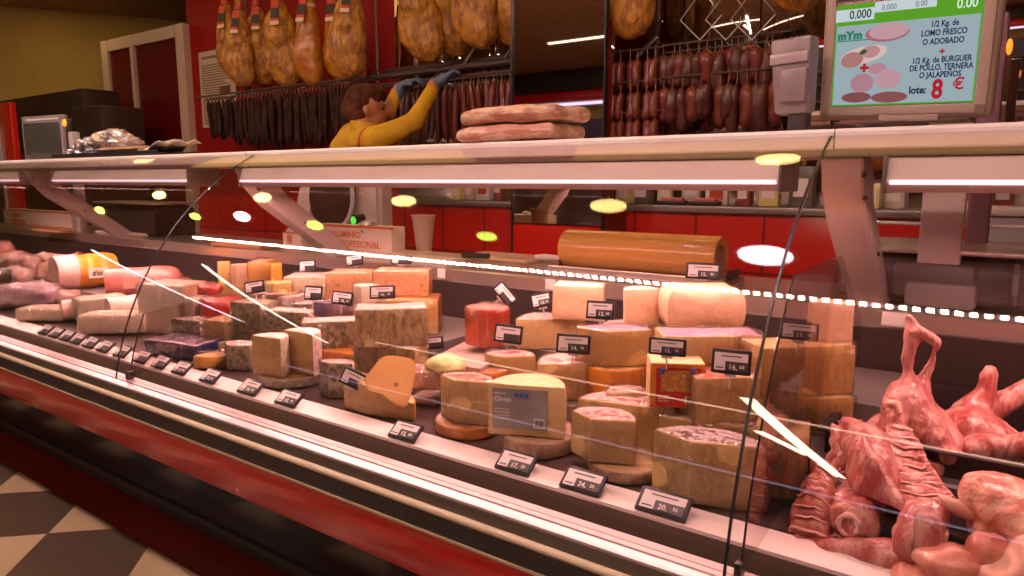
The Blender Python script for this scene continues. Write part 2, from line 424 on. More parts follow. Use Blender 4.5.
strip_light([(-8.1, -.06, 3.0), (-7.5, -2.2, 3.0)], STRIPW, 'white LED ceiling strip reflected as a slanting line over the wrapped cold meats', .05)

# ================================================================ the display counter
CT = thing('display_counter', 'long refrigerated deli counter with curved glass front, red apron and cream top board', 'display counter', (0, 0, 0))
CREAML = mat('cream_trim', (.70, .58, .42), .35)
OLIVEM = mat('olive_glossy_band', (.15, .125, .09), .16, .4)
GROOVE = mat('dark_ribbed_bumper', (.045, .034, .034), .45)
sweep_x('price_rail', [(1.2, .6605), (1.272, .6655), (1.272, .655), (1.206, .650), (1.206, .60), (1.2, .60)], X0, X1, mat('pale_price_rail', (.88, .78, .76), .35), CT)
sweep_x('inner_trough', [(1.12, .603), (1.206, .603), (1.206, .596), (1.12, .596)], X0, X1, OLIVEM, CT)
sweep_x('rail_face', [(1.1985, .653), (1.2002, .653), (1.2002, .600), (1.1985, .600)], X0, X1, OLIVEM, CT)
sweep_x('glass_ledge', [(1.134, .603), (1.132, .648), (1.112, .6475), (1.110, .6455), (1.108, .6475), (1.095, .6470), (1.093, .6440), (1.067, .6425), (1.066, .638), (1.066, .603)], X0, X1, mat('white_aluminium_ledge', (.58, .48, .48), .3, .3), CT, 20)
sweep_x('olive_band', [(1.0665, .639), (1.0625, .639), (1.057, .612), (1.0665, .612)], X0, X1, OLIVEM, CT)
cx_, cz_, rr = 1.053, .6085, .0085
sweep_x('bumper_tube', [(cx_+rr*math.cos(t)*1.0, cz_+rr*math.sin(t)) for t in [2*math.pi*k/14 for k in range(14)]], X0, X1, CREAML, CT, 60)
g = []
for k in range(7):
    z = .602-k*.0059; g += [(1.046, z), (1.046, z-.0040), (1.050, z-.0046), (1.050, z-.0056)]
sweep_x('bumper_ribs', g+[(1.08, .560), (1.08, .603)], X0, X1, GROOVE, CT)
sweep_x('cream_edge', [(1.044, .5605), (1.046, .5535), (1.07, .5535), (1.07, .5605)], X0, X1, CREAML, CT)
sweep_x('red_apron', [(1.052, .5530), (1.050, .543), (1.062, .438), (1.075, .428), (1.12, .425), (1.12, .5530)], X0, X1, REDGLOSS, CT, 60)
sweep_x('dark_plinth', [(1.12, .44), (1.12, .428), (1.285, .40), (1.318, .085), (1.40, .085), (1.40, .44)], X0, X1, mat('dark_plinth_paint', (.022, .014, .016), .16), CT)
sweep_x('kick_moulding', [(1.348, .0), (1.330, .012), (1.322, .05), (1.310, .058), (1.308, .084), (1.40, .084), (1.40, 0)], X0, X1, mat('grey_kick_strip', (.06, .05, .05), .35), CT)
sweep_x('deck', [(1.272, .655), (1.272, .662), (2.06, .662), (2.06, .60), (1.272, .60)], X0, X1, mat('dark_deck', (.07, .045, .042), .3), CT)
sweep_x('back_panel', [(2.06, .60), (2.06, .911), (2.09, .911), (2.09, .60)], X0, X1, DARK, CT)
sweep_x('lower_body', [(1.40, 0), (1.40, .60), (2.50, .60), (2.50, 0)], X0, X1, GREYP, CT)
ws = 1.3-.1635*2.08
sweep_x('work_surface', [(2.08, ws-.052), (2.08, ws-.006), (2.086, ws), (2.52, ws), (2.52, ws-.052)], X0, X1, STEEL, CT)
sweep_x('rear_doors', [(2.10, .60), (2.10, ws-.053), (2.50, ws-.053), (2.50, .60)], X0, X1, GREYP, CT)
# top board, in three lengths
seams = [X0, P(237, 152, 1.6).x-.02, P(829, 135, 1.6).x, X1]
for a, b2 in zip(seams, seams[1:]):
    sweep_x('top_board', [(1.652, 1.3625), (1.648, 1.366), (1.648, 1.399), (1.654, 1.406), (1.96, 1.406), (1.96, 1.3625)], a+.0015, b2-.0015, SLABM, CT)
sweep_x('underside_rail', [(1.67, 1.362), (1.67, 1.348), (1.92, 1.348), (1.92, 1.362)], X0, X1, mat('dull_grey_rail', (.36, .30, .30), .4), CT)  # rail in one even dull grey
# glass: one curved pane between seams
GC, GR = (2.106, .454), 1.045
def glass_y(z): return GC[0]-math.sqrt(GR*GR-(z-GC[1])**2)
a0, a1 = math.asin((.652-GC[1])/GR), math.asin((1.392-GC[1])/GR)
cur = [Vector((GC[0]-GR*math.cos(a0+(a1-a0)*k/40), GC[1]+GR*math.sin(a0+(a1-a0)*k/40))) for k in range(41)]
def pane(x0, x1, parent):
    th = .006; nrm = []
    for i, p in enumerate(cur):
        d = (cur[min(i+1, len(cur)-1)]-cur[max(i-1, 0)]).normalized(); nrm.append(Vector((-d.y, d.x)))
    prof = [(p.x, p.y) for p in cur]+[(p.x-n.x*th, p.y-n.y*th) for p, n in reversed(list(zip(cur, nrm)))]
    return sweep_x('glass_pane', prof, x0, x1, GLASS, parent, 40)
SL, SR = -2.390, -.352
for a, b2 in ((X0, -4.83), (-4.83, SL), (SL, SR), (SR, 1.84)):
    pane(a+.003, b2-.003, CT)
# dark gasket drawn down each joint
for xs_ in (-4.83, SL, SR):
    bm = bmesh.new(); pr = [(p.x+.001, p.y) for p in cur]+[(p.x+.004, p.y-.004) for p in reversed(cur)]
    extrude_x(bm, pr, xs_-.0022, xs_+.0022); obj('joint_seal', bm, BLACKM, CT)
# inner glass divider (its front edge reads as a second dark line) and a small lug at the foot
DIVG = glass_mat('divider_glass', (.93, .88, .88), .05)
for xs_, top in ((SL+.035, .86), (SR+.018, 1.13)):
    pts = [p for p in cur if p.y < top]; bm = bmesh.new()
    prof = [(p.x+.03, p.y) for p in pts]+([(1.60, 1.13), (1.74, 1.13), (2.05, .93), (2.05, .67)] if top > 1 else [(1.62, .90), (2.05, .88), (2.05, .67)])+[(1.29, .672)]
    extrude_x(bm, prof, xs_-.002, xs_+.002); obj('glass_divider', bm, DIVG, CT, None)
    bm = bmesh.new()
    tube(bm, [(xs_, p.x+.03, p.y) for p in pts], .0022, 6); obj('divider_edge', bm, BLACKM, CT)
    box('glass_clamp', xs_-.009, xs_+.004, 1.10, 1.125, .6475, .675, BLACKM, CT, .003)
# light fixtures hung under the board
TUBE = emat('pink_case_tube', (1.0, .55, .60), 2.4)
LAMPW = mat('pale_lamp_housing', (.80, .72, .66), .35)
def lamp(x0, x1):
    t = sweep_x('lamp_housing', [(1.668, 1.3455), (1.660, 1.341), (1.645, 1.300), (1.648, 1.294), (1.665, 1.288), (1.74, 1.288), (1.78, 1.3455)], x0, x1, LAMPW, CT)
    sweep_x('lamp_tube', [(1.644, 1.299), (1.640, 1.295), (1.641, 1.291), (1.650, 1.289), (1.656, 1.293)], x0+.01, x1-.01, TUBE, t, 60)
    sweep_x('lamp_reflector', [(1.648, 1.290), (1.652, 1.274), (1.656, 1.274), (1.69, 1.289)], x0, x1, mat('lamp_reflector_metal', (.62, .45, .42), .3, .4), t)
    for xx in (x0, x1): box('lamp_end_cap', xx-.004, xx+.004, 1.64, 1.785, 1.272, 1.347, DSTEEL, t, .002)
    for xx in (x0+.3, x1-.3): box('lamp_hanger', xx-.03, xx+.03, 1.69, 1.73, 1.3455, 1.352, DSTEEL, t, .002)
for a, b2, _ in CASE_LIGHTS: lamp(a, b2)
# slanting brackets that carry the board, folded sheet steel
BRK = mat('pink_white_bracket', (.58, .48, .46), .38, .3)
def bracket(x, wd=.085):
    bm = bmesh.new()
    prof = [(1.66, 1.347), (1.78, 1.347), (1.83, 1.25), (2.20, ws+.012), (2.20, ws+.001), (2.085, ws+.001), (2.08, ws+.015), (1.76, 1.20), (1.69, 1.28)]
    extrude_x(bm, prof, x-wd/2, x+wd/2)
    es = [e for e in bm.edges]; bmesh.ops.bevel(bm, geom=es, offset=.004, segments=2, affect='EDGES')
    b = obj('bracket', bm, BRK, CT)
    bm = bmesh.new()
    for y, z in ((1.68, 1.31), (1.71, 1.26), (1.93, 1.12)):
        q = bmesh.ops.create_uvsphere(bm, u_segments=8, v_segments=6, radius=.006)
        for v in q['verts']: v.co += Vector((x+wd/2, y, z))
    obj('bolt_heads', bm, DARK, b)
    box('bracket_plate', x-wd*.62, x+wd*.62, 1.655, 1.80, 1.3475, 1.3622, DSTEEL, b, .003)
for x in (P(27, 183, 1.66).x, P(240, 178, 1.66).x, P(841, 165, 1.66).x): bracket(x)
# risers standing on the deck
RIS = mat('riser_steel', (.22, .19, .19), .4, .4)
def riser(x0, x1, y0, y1, z, label):
    t = thing('display_riser', label, 'riser', ((x0+x1)/2, y0, deck_z(y0)))
    a = t.location
    sweep_x('riser_body', [(y0-a.y, deck_z(y0)+.0005-a.z), (y0-a.y, z-a.z), (y1-a.y, z-a.z), (y1-a.y, deck_z(y1)+.0005-a.z)], x0-a.x, x1-a.x, RIS, t)
    return t
RZ1, RZ2 = .742, .805
riser(-1.22, .0, 1.47, 1.695, RZ1, 'low steel step under the second row of cut wheels')
riser(-1.30, -.22, 1.70, 2.04, RZ2, 'high steel step at the back under the pale cheeses on the right')
riser(-2.45, -1.50, 1.615, 2.04, .78, 'steel step at the back under the blue-veined and peppered cheeses')
riser(-2.90, -2.46, 1.63, 2.04, .80, 'steel step at the back under the upright orange and pink wedges')
riser(-5.2, -2.91, 1.60, 2.04, .745, 'long steel step at the back under the hams and cold meats')
# ================================================================ cheeses
def paste(name, c, c2, bump=.35, ns=34, lo=.35, hi=.7, wrap=.7, bs=45, **k):
    return mat(name, c, .48, col2=c2, nscale=ns, lo=lo, hi=hi, bump=bump, bscale=bs, wrap=wrap, sss=0, **k)
PALE = paste('pale_firm_paste', (.72, .52, .21), (.60, .42, .15))
PALE2 = paste('cream_paste', (.80, .58, .28), (.70, .49, .22))
PINKP = paste('rosy_cream_paste', (.66, .42, .27), (.60, .36, .22), wrap=.25)
GOLD = paste('golden_paste', (.66, .42, .15), (.62, .38, .11))
BROWNP = paste('aged_brown_paste', (.46, .29, .12), (.34, .20, .08), wrap=.3)
BLUE = paste('blue_veined_paste', (.46, .35, .17), (.20, .16, .08), ns=44, lo=.46, hi=.64, bump=.6, stretch=(1.6, 1.6, .8))
BLUEG = paste('grey_green_blue_paste', (.40, .33, .20), (.15, .13, .08), ns=62, lo=.46, hi=.58, bump=.6)
PEPPER = paste('peppered_paste', (.80, .44, .22), (.22, .11, .05), ns=75, lo=.60, hi=.64, bump=.4, wrap=.3)
PEPPERP = paste('peppered_pale_paste', (.80, .66, .48), (.28, .20, .12), ns=80, lo=.59, hi=.63, bump=.4, wrap=.3)
WHITEP = paste('white_fresh_paste', (.84, .76, .62), (.80, .70, .54), bump=.1)
YELLOWH = paste('holey_yellow_paste', (.80, .60, .22), (.42, .26, .08), ns=30, lo=.62, hi=.65)
OR_R = mat('orange_wax_rind', (.72, .27, .03), .35, col2=(.60, .20, .02), nscale=9, wrap=.6, bump=.15)
BR_R = mat('brown_mottled_rind', (.30, .17, .10), .6, col2=(.46, .30, .19), nscale=44, bump=.6, wrap=.6)
GR_R = mat('grey_green_rind', (.30, .27, .17), .7, col2=(.50, .44, .32), nscale=60, bump=.9, wrap=.3)
BEI_R = mat('beige_rind', (.62, .42, .22), .55, col2=(.50, .32, .15), nscale=14, bump=.3, wrap=.6)
PK_R = mat('powdery_pink_white_rind', (.80, .64, .60), .6, col2=(.58, .40, .36), nscale=50, bump=.8, wrap=.5, lo=.45, hi=.62)
RED_R = mat('red_paste', (.52, .055, .02), .4, col2=(.66, .20, .10), nscale=16, bump=.4, wrap=.8, lo=.45, hi=.75, stretch=(3, 3, .5))
REDT = mat('red_wax_top', (.60, .30, .22), .4, col2=(.40, .12, .08), nscale=9, wrap=.8)
REDWAX = mat('glossy_red_wax', (.62, .008, .006), .18, coat=.8, bump=.1, bscale=12)
LAB_PW = mat('printed_purple_white_rind', (.84, .72, .74), .45, col2=(.22, .10, .12), nscale=70, lo=.47, hi=.53, wrap=.8, detail=2)
LAB_RW = mat('printed_red_white_rind', (.84, .70, .66), .45, col2=(.50, .10, .08), nscale=48, lo=.50, hi=.56, wrap=.8, detail=2)
LAB_OR = mat('printed_orange_rind', (.74, .30, .05), .4, col2=(.36, .14, .12), nscale=40, lo=.47, hi=.53, wrap=.8, detail=2)
LAB_VI = mat('violet_printed_rind', (.62, .40, .56), .4, col2=(.20, .16, .50), nscale=36, lo=.48, hi=.56, wrap=.8, col3=(.80, .50, .30), detail=2)
LAB_FL = mat('red_flower_printed_rind', (.66, .05, .06), .4, col2=(.80, .36, .12), nscale=44, lo=.48, hi=.54, wrap=.8, col3=(.8, .7, .5), detail=2)
def ring_print(m, r0=.030, r1=.078):
    """the print is a ring round the middle of the wheel; outside and inside of it the rind is plain"""
    nt = m.node_tree; N = nt.nodes; L = nt.links; b = N['Principled BSDF']; src = b.inputs['Base Color'].links[0].from_socket
    tc = N.new('ShaderNodeTexCoord'); mp = N.new('ShaderNodeMapping'); mp.inputs['Scale'].default_value = (1, 1, 0); L.new(tc.outputs['Object'], mp.inputs[0])
    ln = N.new('ShaderNodeVectorMath'); ln.operation = 'LENGTH'; L.new(mp.outputs[0], ln.inputs[0])
    rp = N.new('ShaderNodeValToRGB'); rp.color_ramp.interpolation = 'LINEAR'; e = rp.color_ramp.elements; sc10 = N.new('ShaderNodeMath'); sc10.operation = 'MULTIPLY'; sc10.inputs[1].default_value = 8
    L.new(ln.outputs['Value'], sc10.inputs[0]); L.new(sc10.outputs[0], rp.inputs[0])
    e[0].position = r0*8-.02; e[0].color = (0, 0, 0, 1); e[1].position = r0*8; e[1].color = (1, 1, 1, 1)
    q = e.new(r1*8); q.color = (1, 1, 1, 1); q = e.new(r1*8+.03); q.color = (0, 0, 0, 1)
    mx = N.new('ShaderNodeMix'); mx.data_type = 'RGBA'; L.new(rp.outputs[0], mx.inputs[0]); mx.inputs[6].default_value = (.80, .66, .64, 1); L.new(src, mx.inputs[7]); L.new(mx.outputs[2], b.inputs['Base Color'])
ring_print(LAB_PW, .02, .080); ring_print(LAB_RW, .02, .070); ring_print(LAB_OR, .015, .066)
def film_mat():
    m = bpy.data.materials.new('clear_cling_film'); m.use_nodes = True; MATS['clear_film'] = m
    nt = m.node_tree; N = nt.nodes; L = nt.links; N.remove(N['Principled BSDF'])
    t = N.new('ShaderNodeBsdfTransparent'); t.inputs[0].default_value = (.97, .95, .94, 1); s = N.new('ShaderNodeBsdfGlossy'); s.inputs['Roughness'].default_value = .09
    tc = N.new('ShaderNodeTexCoord'); mp = N.new('ShaderNodeMapping'); mp.inputs['Scale'].default_value = (1, 1, .35); mp.inputs['Rotation'].default_value = (.4, .5, .3)
    n = N.new('ShaderNodeTexNoise'); n.inputs['Scale'].default_value = 38; n.inputs['Detail'].default_value = 4; n.inputs['Distortion'].default_value = 1.6
    bp = N.new('ShaderNodeBump'); bp.inputs['Strength'].default_value = 1.0; bp.inputs['Distance'].default_value = .03
    L.new(tc.outputs['Object'], mp.inputs[0]); L.new(mp.outputs[0], n.inputs['Vector']); L.new(n.outputs['Fac'], bp.inputs['Height']); L.new(bp.outputs[0], s.inputs['Normal'])
    lw = N.new('ShaderNodeLayerWeight'); lw.inputs['Blend'].default_value = .22; L.new(bp.outputs[0], lw.inputs['Normal'])
    ad = N.new('ShaderNodeMath'); ad.operation = 'MULTIPLY_ADD'; ad.inputs[1].default_value = .55; ad.inputs[2].default_value = .10; L.new(lw.outputs['Fresnel'], ad.inputs[0])
    mx = N.new('ShaderNodeMixShader'); L.new(ad.outputs[0], mx.inputs[0]); L.new(t.outputs[0], mx.inputs[1]); L.new(s.outputs[0], mx.inputs[2]); L.new(mx.outputs[0], N['Material Output'].inputs[0]); return m
FILM = film_mat()
NOFILM = {'aged_brown_paste', 'rosy_cream_paste'}

def outline(kind, w, d, n=16):
    """plan shapes; u across, v away from the viewer, front of the shape at v = 0. flag 1 = outer rind"""
    pts = []
    if kind == 'block':
        c = [(-w/2, 0), (w/2, 0), (w/2, d), (-w/2, d)]
        for i in range(4):
            a, b = c[i], c[(i+1) % 4]
            for k in range(6): pts.append((a[0]+(b[0]-a[0])*k/6, a[1]+(b[1]-a[1])*k/6, 0 if i in (0,) else 1))
    elif kind == 'half':      # flat cut face toward the viewer, rind behind
        for k in range(8): pts.append((-w/2+w*k/8, 0, 0))
        for k in range(n): 
            t = math.pi*k/n; pts.append((w/2*math.cos(t), d*math.sin(t), 1))
    elif kind == 'wheel':
        for k in range(n*2):
            t = 2*math.pi*k/(n*2)-math.pi/2; pts.append((w/2*math.cos(t), d/2+d/2*math.sin(t), 1))
    elif kind == 'wedge':     # two cut faces meeting in a front corner, rind arc behind
        a = [(-w/2, d*.42), (-w*.12, 0), (w/2, d*.20)]
        for i in range(2):
            p, q = a[i], a[i+1]
            for k in range(5): pts.append((p[0]+(q[0]-p[0])*k/5, p[1]+(q[1]-p[1])*k/5, 0))
        for k in range(n+1):
            t = k/n; ang = math.pi*t
            x = w/2*math.cos(ang); y0 = d*.20+(d*.22)*t; pts.append((x, y0+(d-y0)*math.sin(ang)*.95, 1))
        pts.pop()
    elif kind == 'rindfront':  # rind arc toward the viewer, cut face behind
        for k in range(n+1):
            t = math.pi+math.pi*k/n; pts.append((w/2*math.cos(t), d*.6+d*.6*math.sin(t), 1))
        pts.append((w/2, d, 0)); pts.append((-w/2, d, 0))
    elif kind == 'slice':     # thin triangular slice seen on its broad side
        for k in range(6): pts.append((-w/2+w*k/6, 0, 0))
        for k in range(5): pts.append((w/2-.0*k, d*k/5, 1))
        for k in range(6): pts.append((w/2-w*k/6, d, 0))
        for k in range(4): pts.append((-w/2, d-d*k/4, 1))
    return pts
def cheese_mesh(kind, w, d, h, bev=.006, taper=0.0, bulge=0.0, amp=.0016, seed=0, slant=0.0, round_=0.0):
    pts = outline(kind, w, d); n = len(pts); bm = bmesh.new()
    cx = sum(p[0] for p in pts)/n; cy = sum(p[1] for p in pts)/n
    lv = [(0, bev), (bev*.3, bev*.3), (bev, 0)]; lv += [(bev+(h-2*bev)*k/5, 0) for k in range(1, 5)]; lv += [(h-bev, 0), (h-bev*.3, bev*.3), (h, bev)]
    rings = []
    for z, ins in lv:
        f = z/h; ring = []
        for x, y, fl in pts:
            dx, dy = x-cx, y-cy; L = math.hypot(dx, dy) or 1
            k = 1-(ins+round_*(abs(2*f-1)**3))/L - taper*f
            if fl: k += bulge*(1-(2*f-1)**2)
            ring.append(bm.verts.new((cx+dx*k, cy+dy*k, z+slant*dx*f)))
        rings.append(ring)
    for r0, r1 in zip(rings, rings[1:]):
        for i in range(n):
            f = bm.faces.new((r0[i], r0[(i+1) % n], r1[(i+1) % n], r1[i])); f.material_index = 1 if pts[i][2] else 0
    last = rings[-1]; mi = 2
    for s in (.8, .5, .25):
        nr = [bm.verts.new((cx+(v.co.x-cx)*s/( .8 if s == .8 else 1), cy+(v.co.y-cy)*s/(.8 if s == .8 else 1), v.co.z)) for v in rings[-1]] if False else \
             [bm.verts.new((cx+(v.co.x-cx)*s, cy+(v.co.y-cy)*s, v.co.z)) for v in rings[-1]]
        for i in range(n):
            f = bm.faces.new((last[i], last[(i+1) % n], nr[(i+1) % n], nr[i])); f.material_index = mi
        last = nr
    f = bm.faces.new(last); f.material_index = mi
    f = bm.faces.new(rings[0]); f.material_index = 1
    bmesh.ops.recalc_face_normals(bm, faces=bm.faces)
    if amp: rough_up(bm, amp, 14, seed)
    return bm
_n = [0]
def cheese(label, x0, x1, yt, yb, Y=None, d=.14, kind='block', m=(PALE, BEI_R, PK_R), rel=0.0, zb=None, group=None, film=True, on=None, dy=.03,
           name='cheese_wedge', cat='cheese', bev=.006, amp=.0016, **k):
    """x0 x1 yt yb: where its front face stands in the photograph; depth d in metres"""
    _n[0] += 1; cx = (x0+x1)/2
    if on is not None: Y = on.location.y+dy; zb = top_of(on)
    p = deck_point(cx, yb) if Y is None else P(cx, yb, Y)
    top = P(cx, yt, p.y).z
    if on is not None: p = PZ(cx, yb, zb); p = P(cx, yt, Y); p.z = zb
    elif zb is not None: p.z = zb if zb > .735 else .664
    p.z = max(p.z, deck_z(p.y)+.002)
    if p.y > 1.272:   # keep clear of the sloping deck under the back edge
        p.z = max(p.z, deck_z(p.y)+.002)
    az = 0; h = max(top-p.z, .02); wd = (x1-x0)/scale_at(p)
    if kind in ('wedge', 'half'): d *= .68
    front = Y is None or p.z < .70 or (on is not None and p.z < .73)
    rz = YAW*(.35 if front else 1)+R(rel)
    if front and kind != 'wheel': wd /= .94
    if p.z < .70:     # keep the whole piece behind the price rail
        lo = min(u*math.sin(rz)+v*math.cos(rz) for u, v, _f in outline(kind, wd, d)); need = 1.279-(p.y+lo)
        if need > 0:
            zz = deck_z(p.y+need)+.002; p = P(cx, yb, p.y+need); p.z = zz; h = max(top-zz, .02)
    t = thing(name, label, cat, p, rz, group)
    body = obj('cheese_body', cheese_mesh(kind, wd, d, h, bev=min(bev, h*.3), amp=amp, seed=_n[0], **k), list(m), t, 35)
    TOP[t.name] = p.z+h
    if film and m[0].name not in NOFILM and wd > .06:
        fb = cheese_mesh(kind, wd+.005, d+.005, h+.005, bev=min(bev, h*.3), amp=.0045, seed=_n[0]+50, **k)
        for v in fb.verts: v.co.y -= .0028; v.co.z = max(v.co.z, .0008)
        fo_ = obj('film_wrap', fb, FILM, t, 60)
        for pgn in fo_.data.polygons: pgn.material_index = 0
    t['_h'] = h; t['_w'] = wd
    return t, wd, h
def clean(t):
    for k in ('_h', '_w'):
        if k in t: del t[k]
CLIST = []; TOP = {}
def top_of(t): return TOP[t.name]+.001
def add(*a, **k):
    t, w_, h = cheese(*a, **k); clean(t); CLIST.append(t); return t, w_, h

# --- right half, front row (all standing on the deck)
add('big pale cut wheel with a purple printed rind, nearest to the right glass seam', 650, 754, 445, 510, None, .15, 'wedge', (PALE, BEI_R, LAB_PW), bulge=.03)
t, w_, h = add('pale half wheel with a purple printed rind directly behind the nearest big cut wheel', 662, 780, 424, 450, 1.46, .16, 'half', (PALE, BEI_R, LAB_PW), zb=.70)
add('flat round pale cheese lying under the wedge with the red-labelled top', 574, 656, 479, 490, None, .19, 'wheel', (PALE2, BR_R, PALE2), name='round_cheese')
PLT = CLIST[-1]
add('pale wedge with a red-labelled tip standing on a flat round cheese', 566, 631, 420, 476, None, .15, 'wedge', (PALE, BEI_R, LAB_RW), on=PLT, dy=.02)
add('wide half wheel with printed white rind behind the wedge with the red-labelled tip', 578, 669, 404, 455, 1.44, .16, 'half', (PALE, BEI_R, LAB_RW), zb=.695)
add('brown mottled round cheese lying under the wedge with the grey ewe cheese label', 484, 566, 454, 471, None, .20, 'wheel', (BROWNP, BR_R, BR_R), name='round_cheese')
WH = CLIST[-1]
t, w_, h = add('shrink-wrapped wedge with a large grey ewe milk cheese label on its front', 490, 563, 385, 444, None, .16, 'half', (PALE2, BEI_R, PALE2), on=WH, dy=.035, rel=10, film=False, bulge=.02)
def decal(parent, name, M, w_, h, m, th=.0012):
    bm = bmesh.new(); bx(bm, -w_/2, w_/2, -th, 0, -h/2, h/2, 0, M); return obj(name, bm, m, parent, None)
# label follows the left cut face of that wedge
def face_frame(t, w_, d, h, side, f=.5, off=.002, z=.5):
    """frame on a cut face of a 'wedge' outline: side 0 = left face, 1 = right face"""
    a = [(-w_/2, d*.42), (-w_*.12, 0), (w_/2, d*.20)]; p, q = Vector(a[side]+(0,)), Vector(a[side+1]+(0,))
    dr = (q-p).normalized(); nr = Vector((dr.y, -dr.x, 0)); c = p.lerp(q, f)+nr*off; c.z = h*z
    return Matrix((( dr.x, -nr.x, 0, c.x), (dr.y, -nr.y, 0, c.y), (0, 0, 1, c.z), (0, 0, 0, 1)))
LABG = mat('grey_label_paper', (.24, .25, .24), .35, col2=(.36, .34, .30), nscale=10, wrap=.5)
LABW = mat('white_label_paper', (.80, .76, .72), .5); LABB = mat('blue_print', (.06, .12, .45), .5); INK = mat('black_print', (.015, .015, .02), .6)
WINK = mat('white_print', (.85, .82, .80), .5); ORINK = mat('orange_print', (.75, .16, .03), .5); REDINK = mat('red_print', (.62, .03, .03), .5)
fw_ = w_*.84
Fm = Matrix.Translation((-w_*.08, -.0035, h*.53))
lb = decal(t, 'label', Fm, fw_*.86, h*.78, LABG)
def bars(parent, M, x, z, wd, ht, m=INK, n=11):
    bm = bmesh.new(); random.seed(3)
    for k in range(n):
        a = x+wd*k/n; bx(bm, a, a+wd/n*random.choice((.3, .5, .7)), -.0022, -.0012, z, z+ht, 0, M)
    return obj('barcode', bm, m, parent, None)
def tl(s, size, m, parent, M, x, z, align='LEFT', dy=-.0016, **k):
    o = text(s, size, m, parent, (0, 0, 0), align=align, **k)
    sx = o.scale.x; Mx = M @ Matrix.Translation((x, dy, z)) @ Matrix.Rotation(R(90), 4, 'X')
    o.matrix_local = Mx @ Matrix.Diagonal((sx, 1, 1, 1)); return o
tl('Oveja', .017, WINK, lb, Fm, -fw_*.40, h*.14)
tl('semicurado', .006, WINK, lb, Fm, -fw_*.40, h*.28)
for k in range(4): tl('leche cruda de oveja', .0042, WINK, lb, Fm, -fw_*.40, h*(-.02-.06*k))
q = decal(lb, 'white_patch', Fm @ Matrix.Translation((fw_*.30, -.0014, -h*.25)), fw_*.17, h*.18, LABW, .0008); bars(q, Fm @ Matrix.Translation((0, -.001, 0)), fw_*.23, -h*.32, fw_*.14, h*.13, n=9)
bm = bmesh.new()
for k in range(3): bx(bm, -.013+k*.012, -.004+k*.012, -.0028, -.0012, h*.24, h*.24+.010, .001, Fm)
obj('blue_seals', bm, LABB, lb, None)
add('flat cheese with an orange ringed rind under the orange-edged wedge', 416, 491, 438, 450, None, .17, 'wheel', (PALE2, OR_R, LAB_OR), name='round_cheese')
OW = CLIST[-1]
add('pale wedge with an orange rind edge standing on the orange ringed wheel', 432, 489, 381, 430, None, .13, 'wedge', (PALE, OR_R, LAB_OR), on=OW)
add('wheel with an orange ring printed on its top, behind the orange-edged wedge', 444, 514, 374, 396, 1.475, .15, 'rindfront', (PALE2, OR_R, LAB_OR), zb=RZ1+.001, name='round_cheese')
add('low orange-rinded wedge with a brown cut side lying under the leaning slice', 330, 418, 402, 432, None, .11, 'wedge', (BROWNP, OR_R, GOLD), slant=-.25)
LOW = CLIST[-1]
# leaning slice with a hole
def leaning_slice():
    p = P(388, 404, 1.262); s = scale_at(p)
    t = thing('cheese_slice', 'smooth orange slice with one small hole leaning over the low brown wedge', 'cheese', p, 0)
    t.rotation_euler = (R(-20), R(8), -math.atan2(p.x, p.y))
    w_, h = 52/s, 47/s
    pl = [(-.5, .32), (-.42, .06), (-.12, .0), (.02, -.12), (.22, -.22), (.36, -.20), (.43, .1), (.47, .62), (.45, .78), (.32, .86), (-.05, .88), (-.24, .80)]
    bm = bmesh.new(); ring0 = [bm.verts.new((x*w_, 0, z*h+.02)) for x, z in pl]; f = bm.faces.new(ring0)
    q = bmesh.ops.extrude_face_region(bm, geom=[f])
    for v in q['geom']:
        if isinstance(v, bmesh.types.BMVert): v.co.y += .018
    bmesh.ops.bevel(bm, geom=list(bm.edges), offset=.004, segments=2, affect='EDGES'); bmesh.ops.recalc_face_normals(bm, faces=bm.faces)
    obj('slice_body', bm, mat('smooth_orange_paste', (.84, .50, .20), .35, col2=(.78, .42, .15), nscale=5, wrap=.9, bump=.08), t, 40)
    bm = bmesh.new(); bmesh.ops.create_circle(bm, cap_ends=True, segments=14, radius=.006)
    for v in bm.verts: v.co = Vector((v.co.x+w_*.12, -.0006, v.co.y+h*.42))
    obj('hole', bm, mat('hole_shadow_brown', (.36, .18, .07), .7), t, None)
leaning_slice()
# soft mound on its white pack
add('white paper-wrapped soft cheese pack under the greenish mound', 404, 466, 372, 390, 1.42, .085, 'block', (mat('white_wrap', (.66, .46, .40), .35, col2=(.46, .28, .24), nscale=22, bump=.5, wrap=.8),)*3, name='soft_cheese_pack', amp=.004)
SP = CLIST[-1]
p = P(446, 372, 1.465)
t = thing('herb_cheese', 'small greenish yellow mound of herb cheese on a white pack', 'cheese', (p.x, p.y, p.z-.002), 0)
bm = bmesh.new(); q = bmesh.ops.create_uvsphere(bm, u_segments=20, v_segments=12, radius=1)
for v in bm.verts: v.co = Vector((v.co.x*.062, v.co.y*.05, (v.co.z*.032 if v.co.z > 0 else v.co.z*.02)+.020))
rough_up(bm, .004, 30, 2); obj('mound', bm, mat('greenish_herb_paste', (.60, .52, .22), .6, col2=(.36, .36, .14), nscale=30, bump=.5), t)
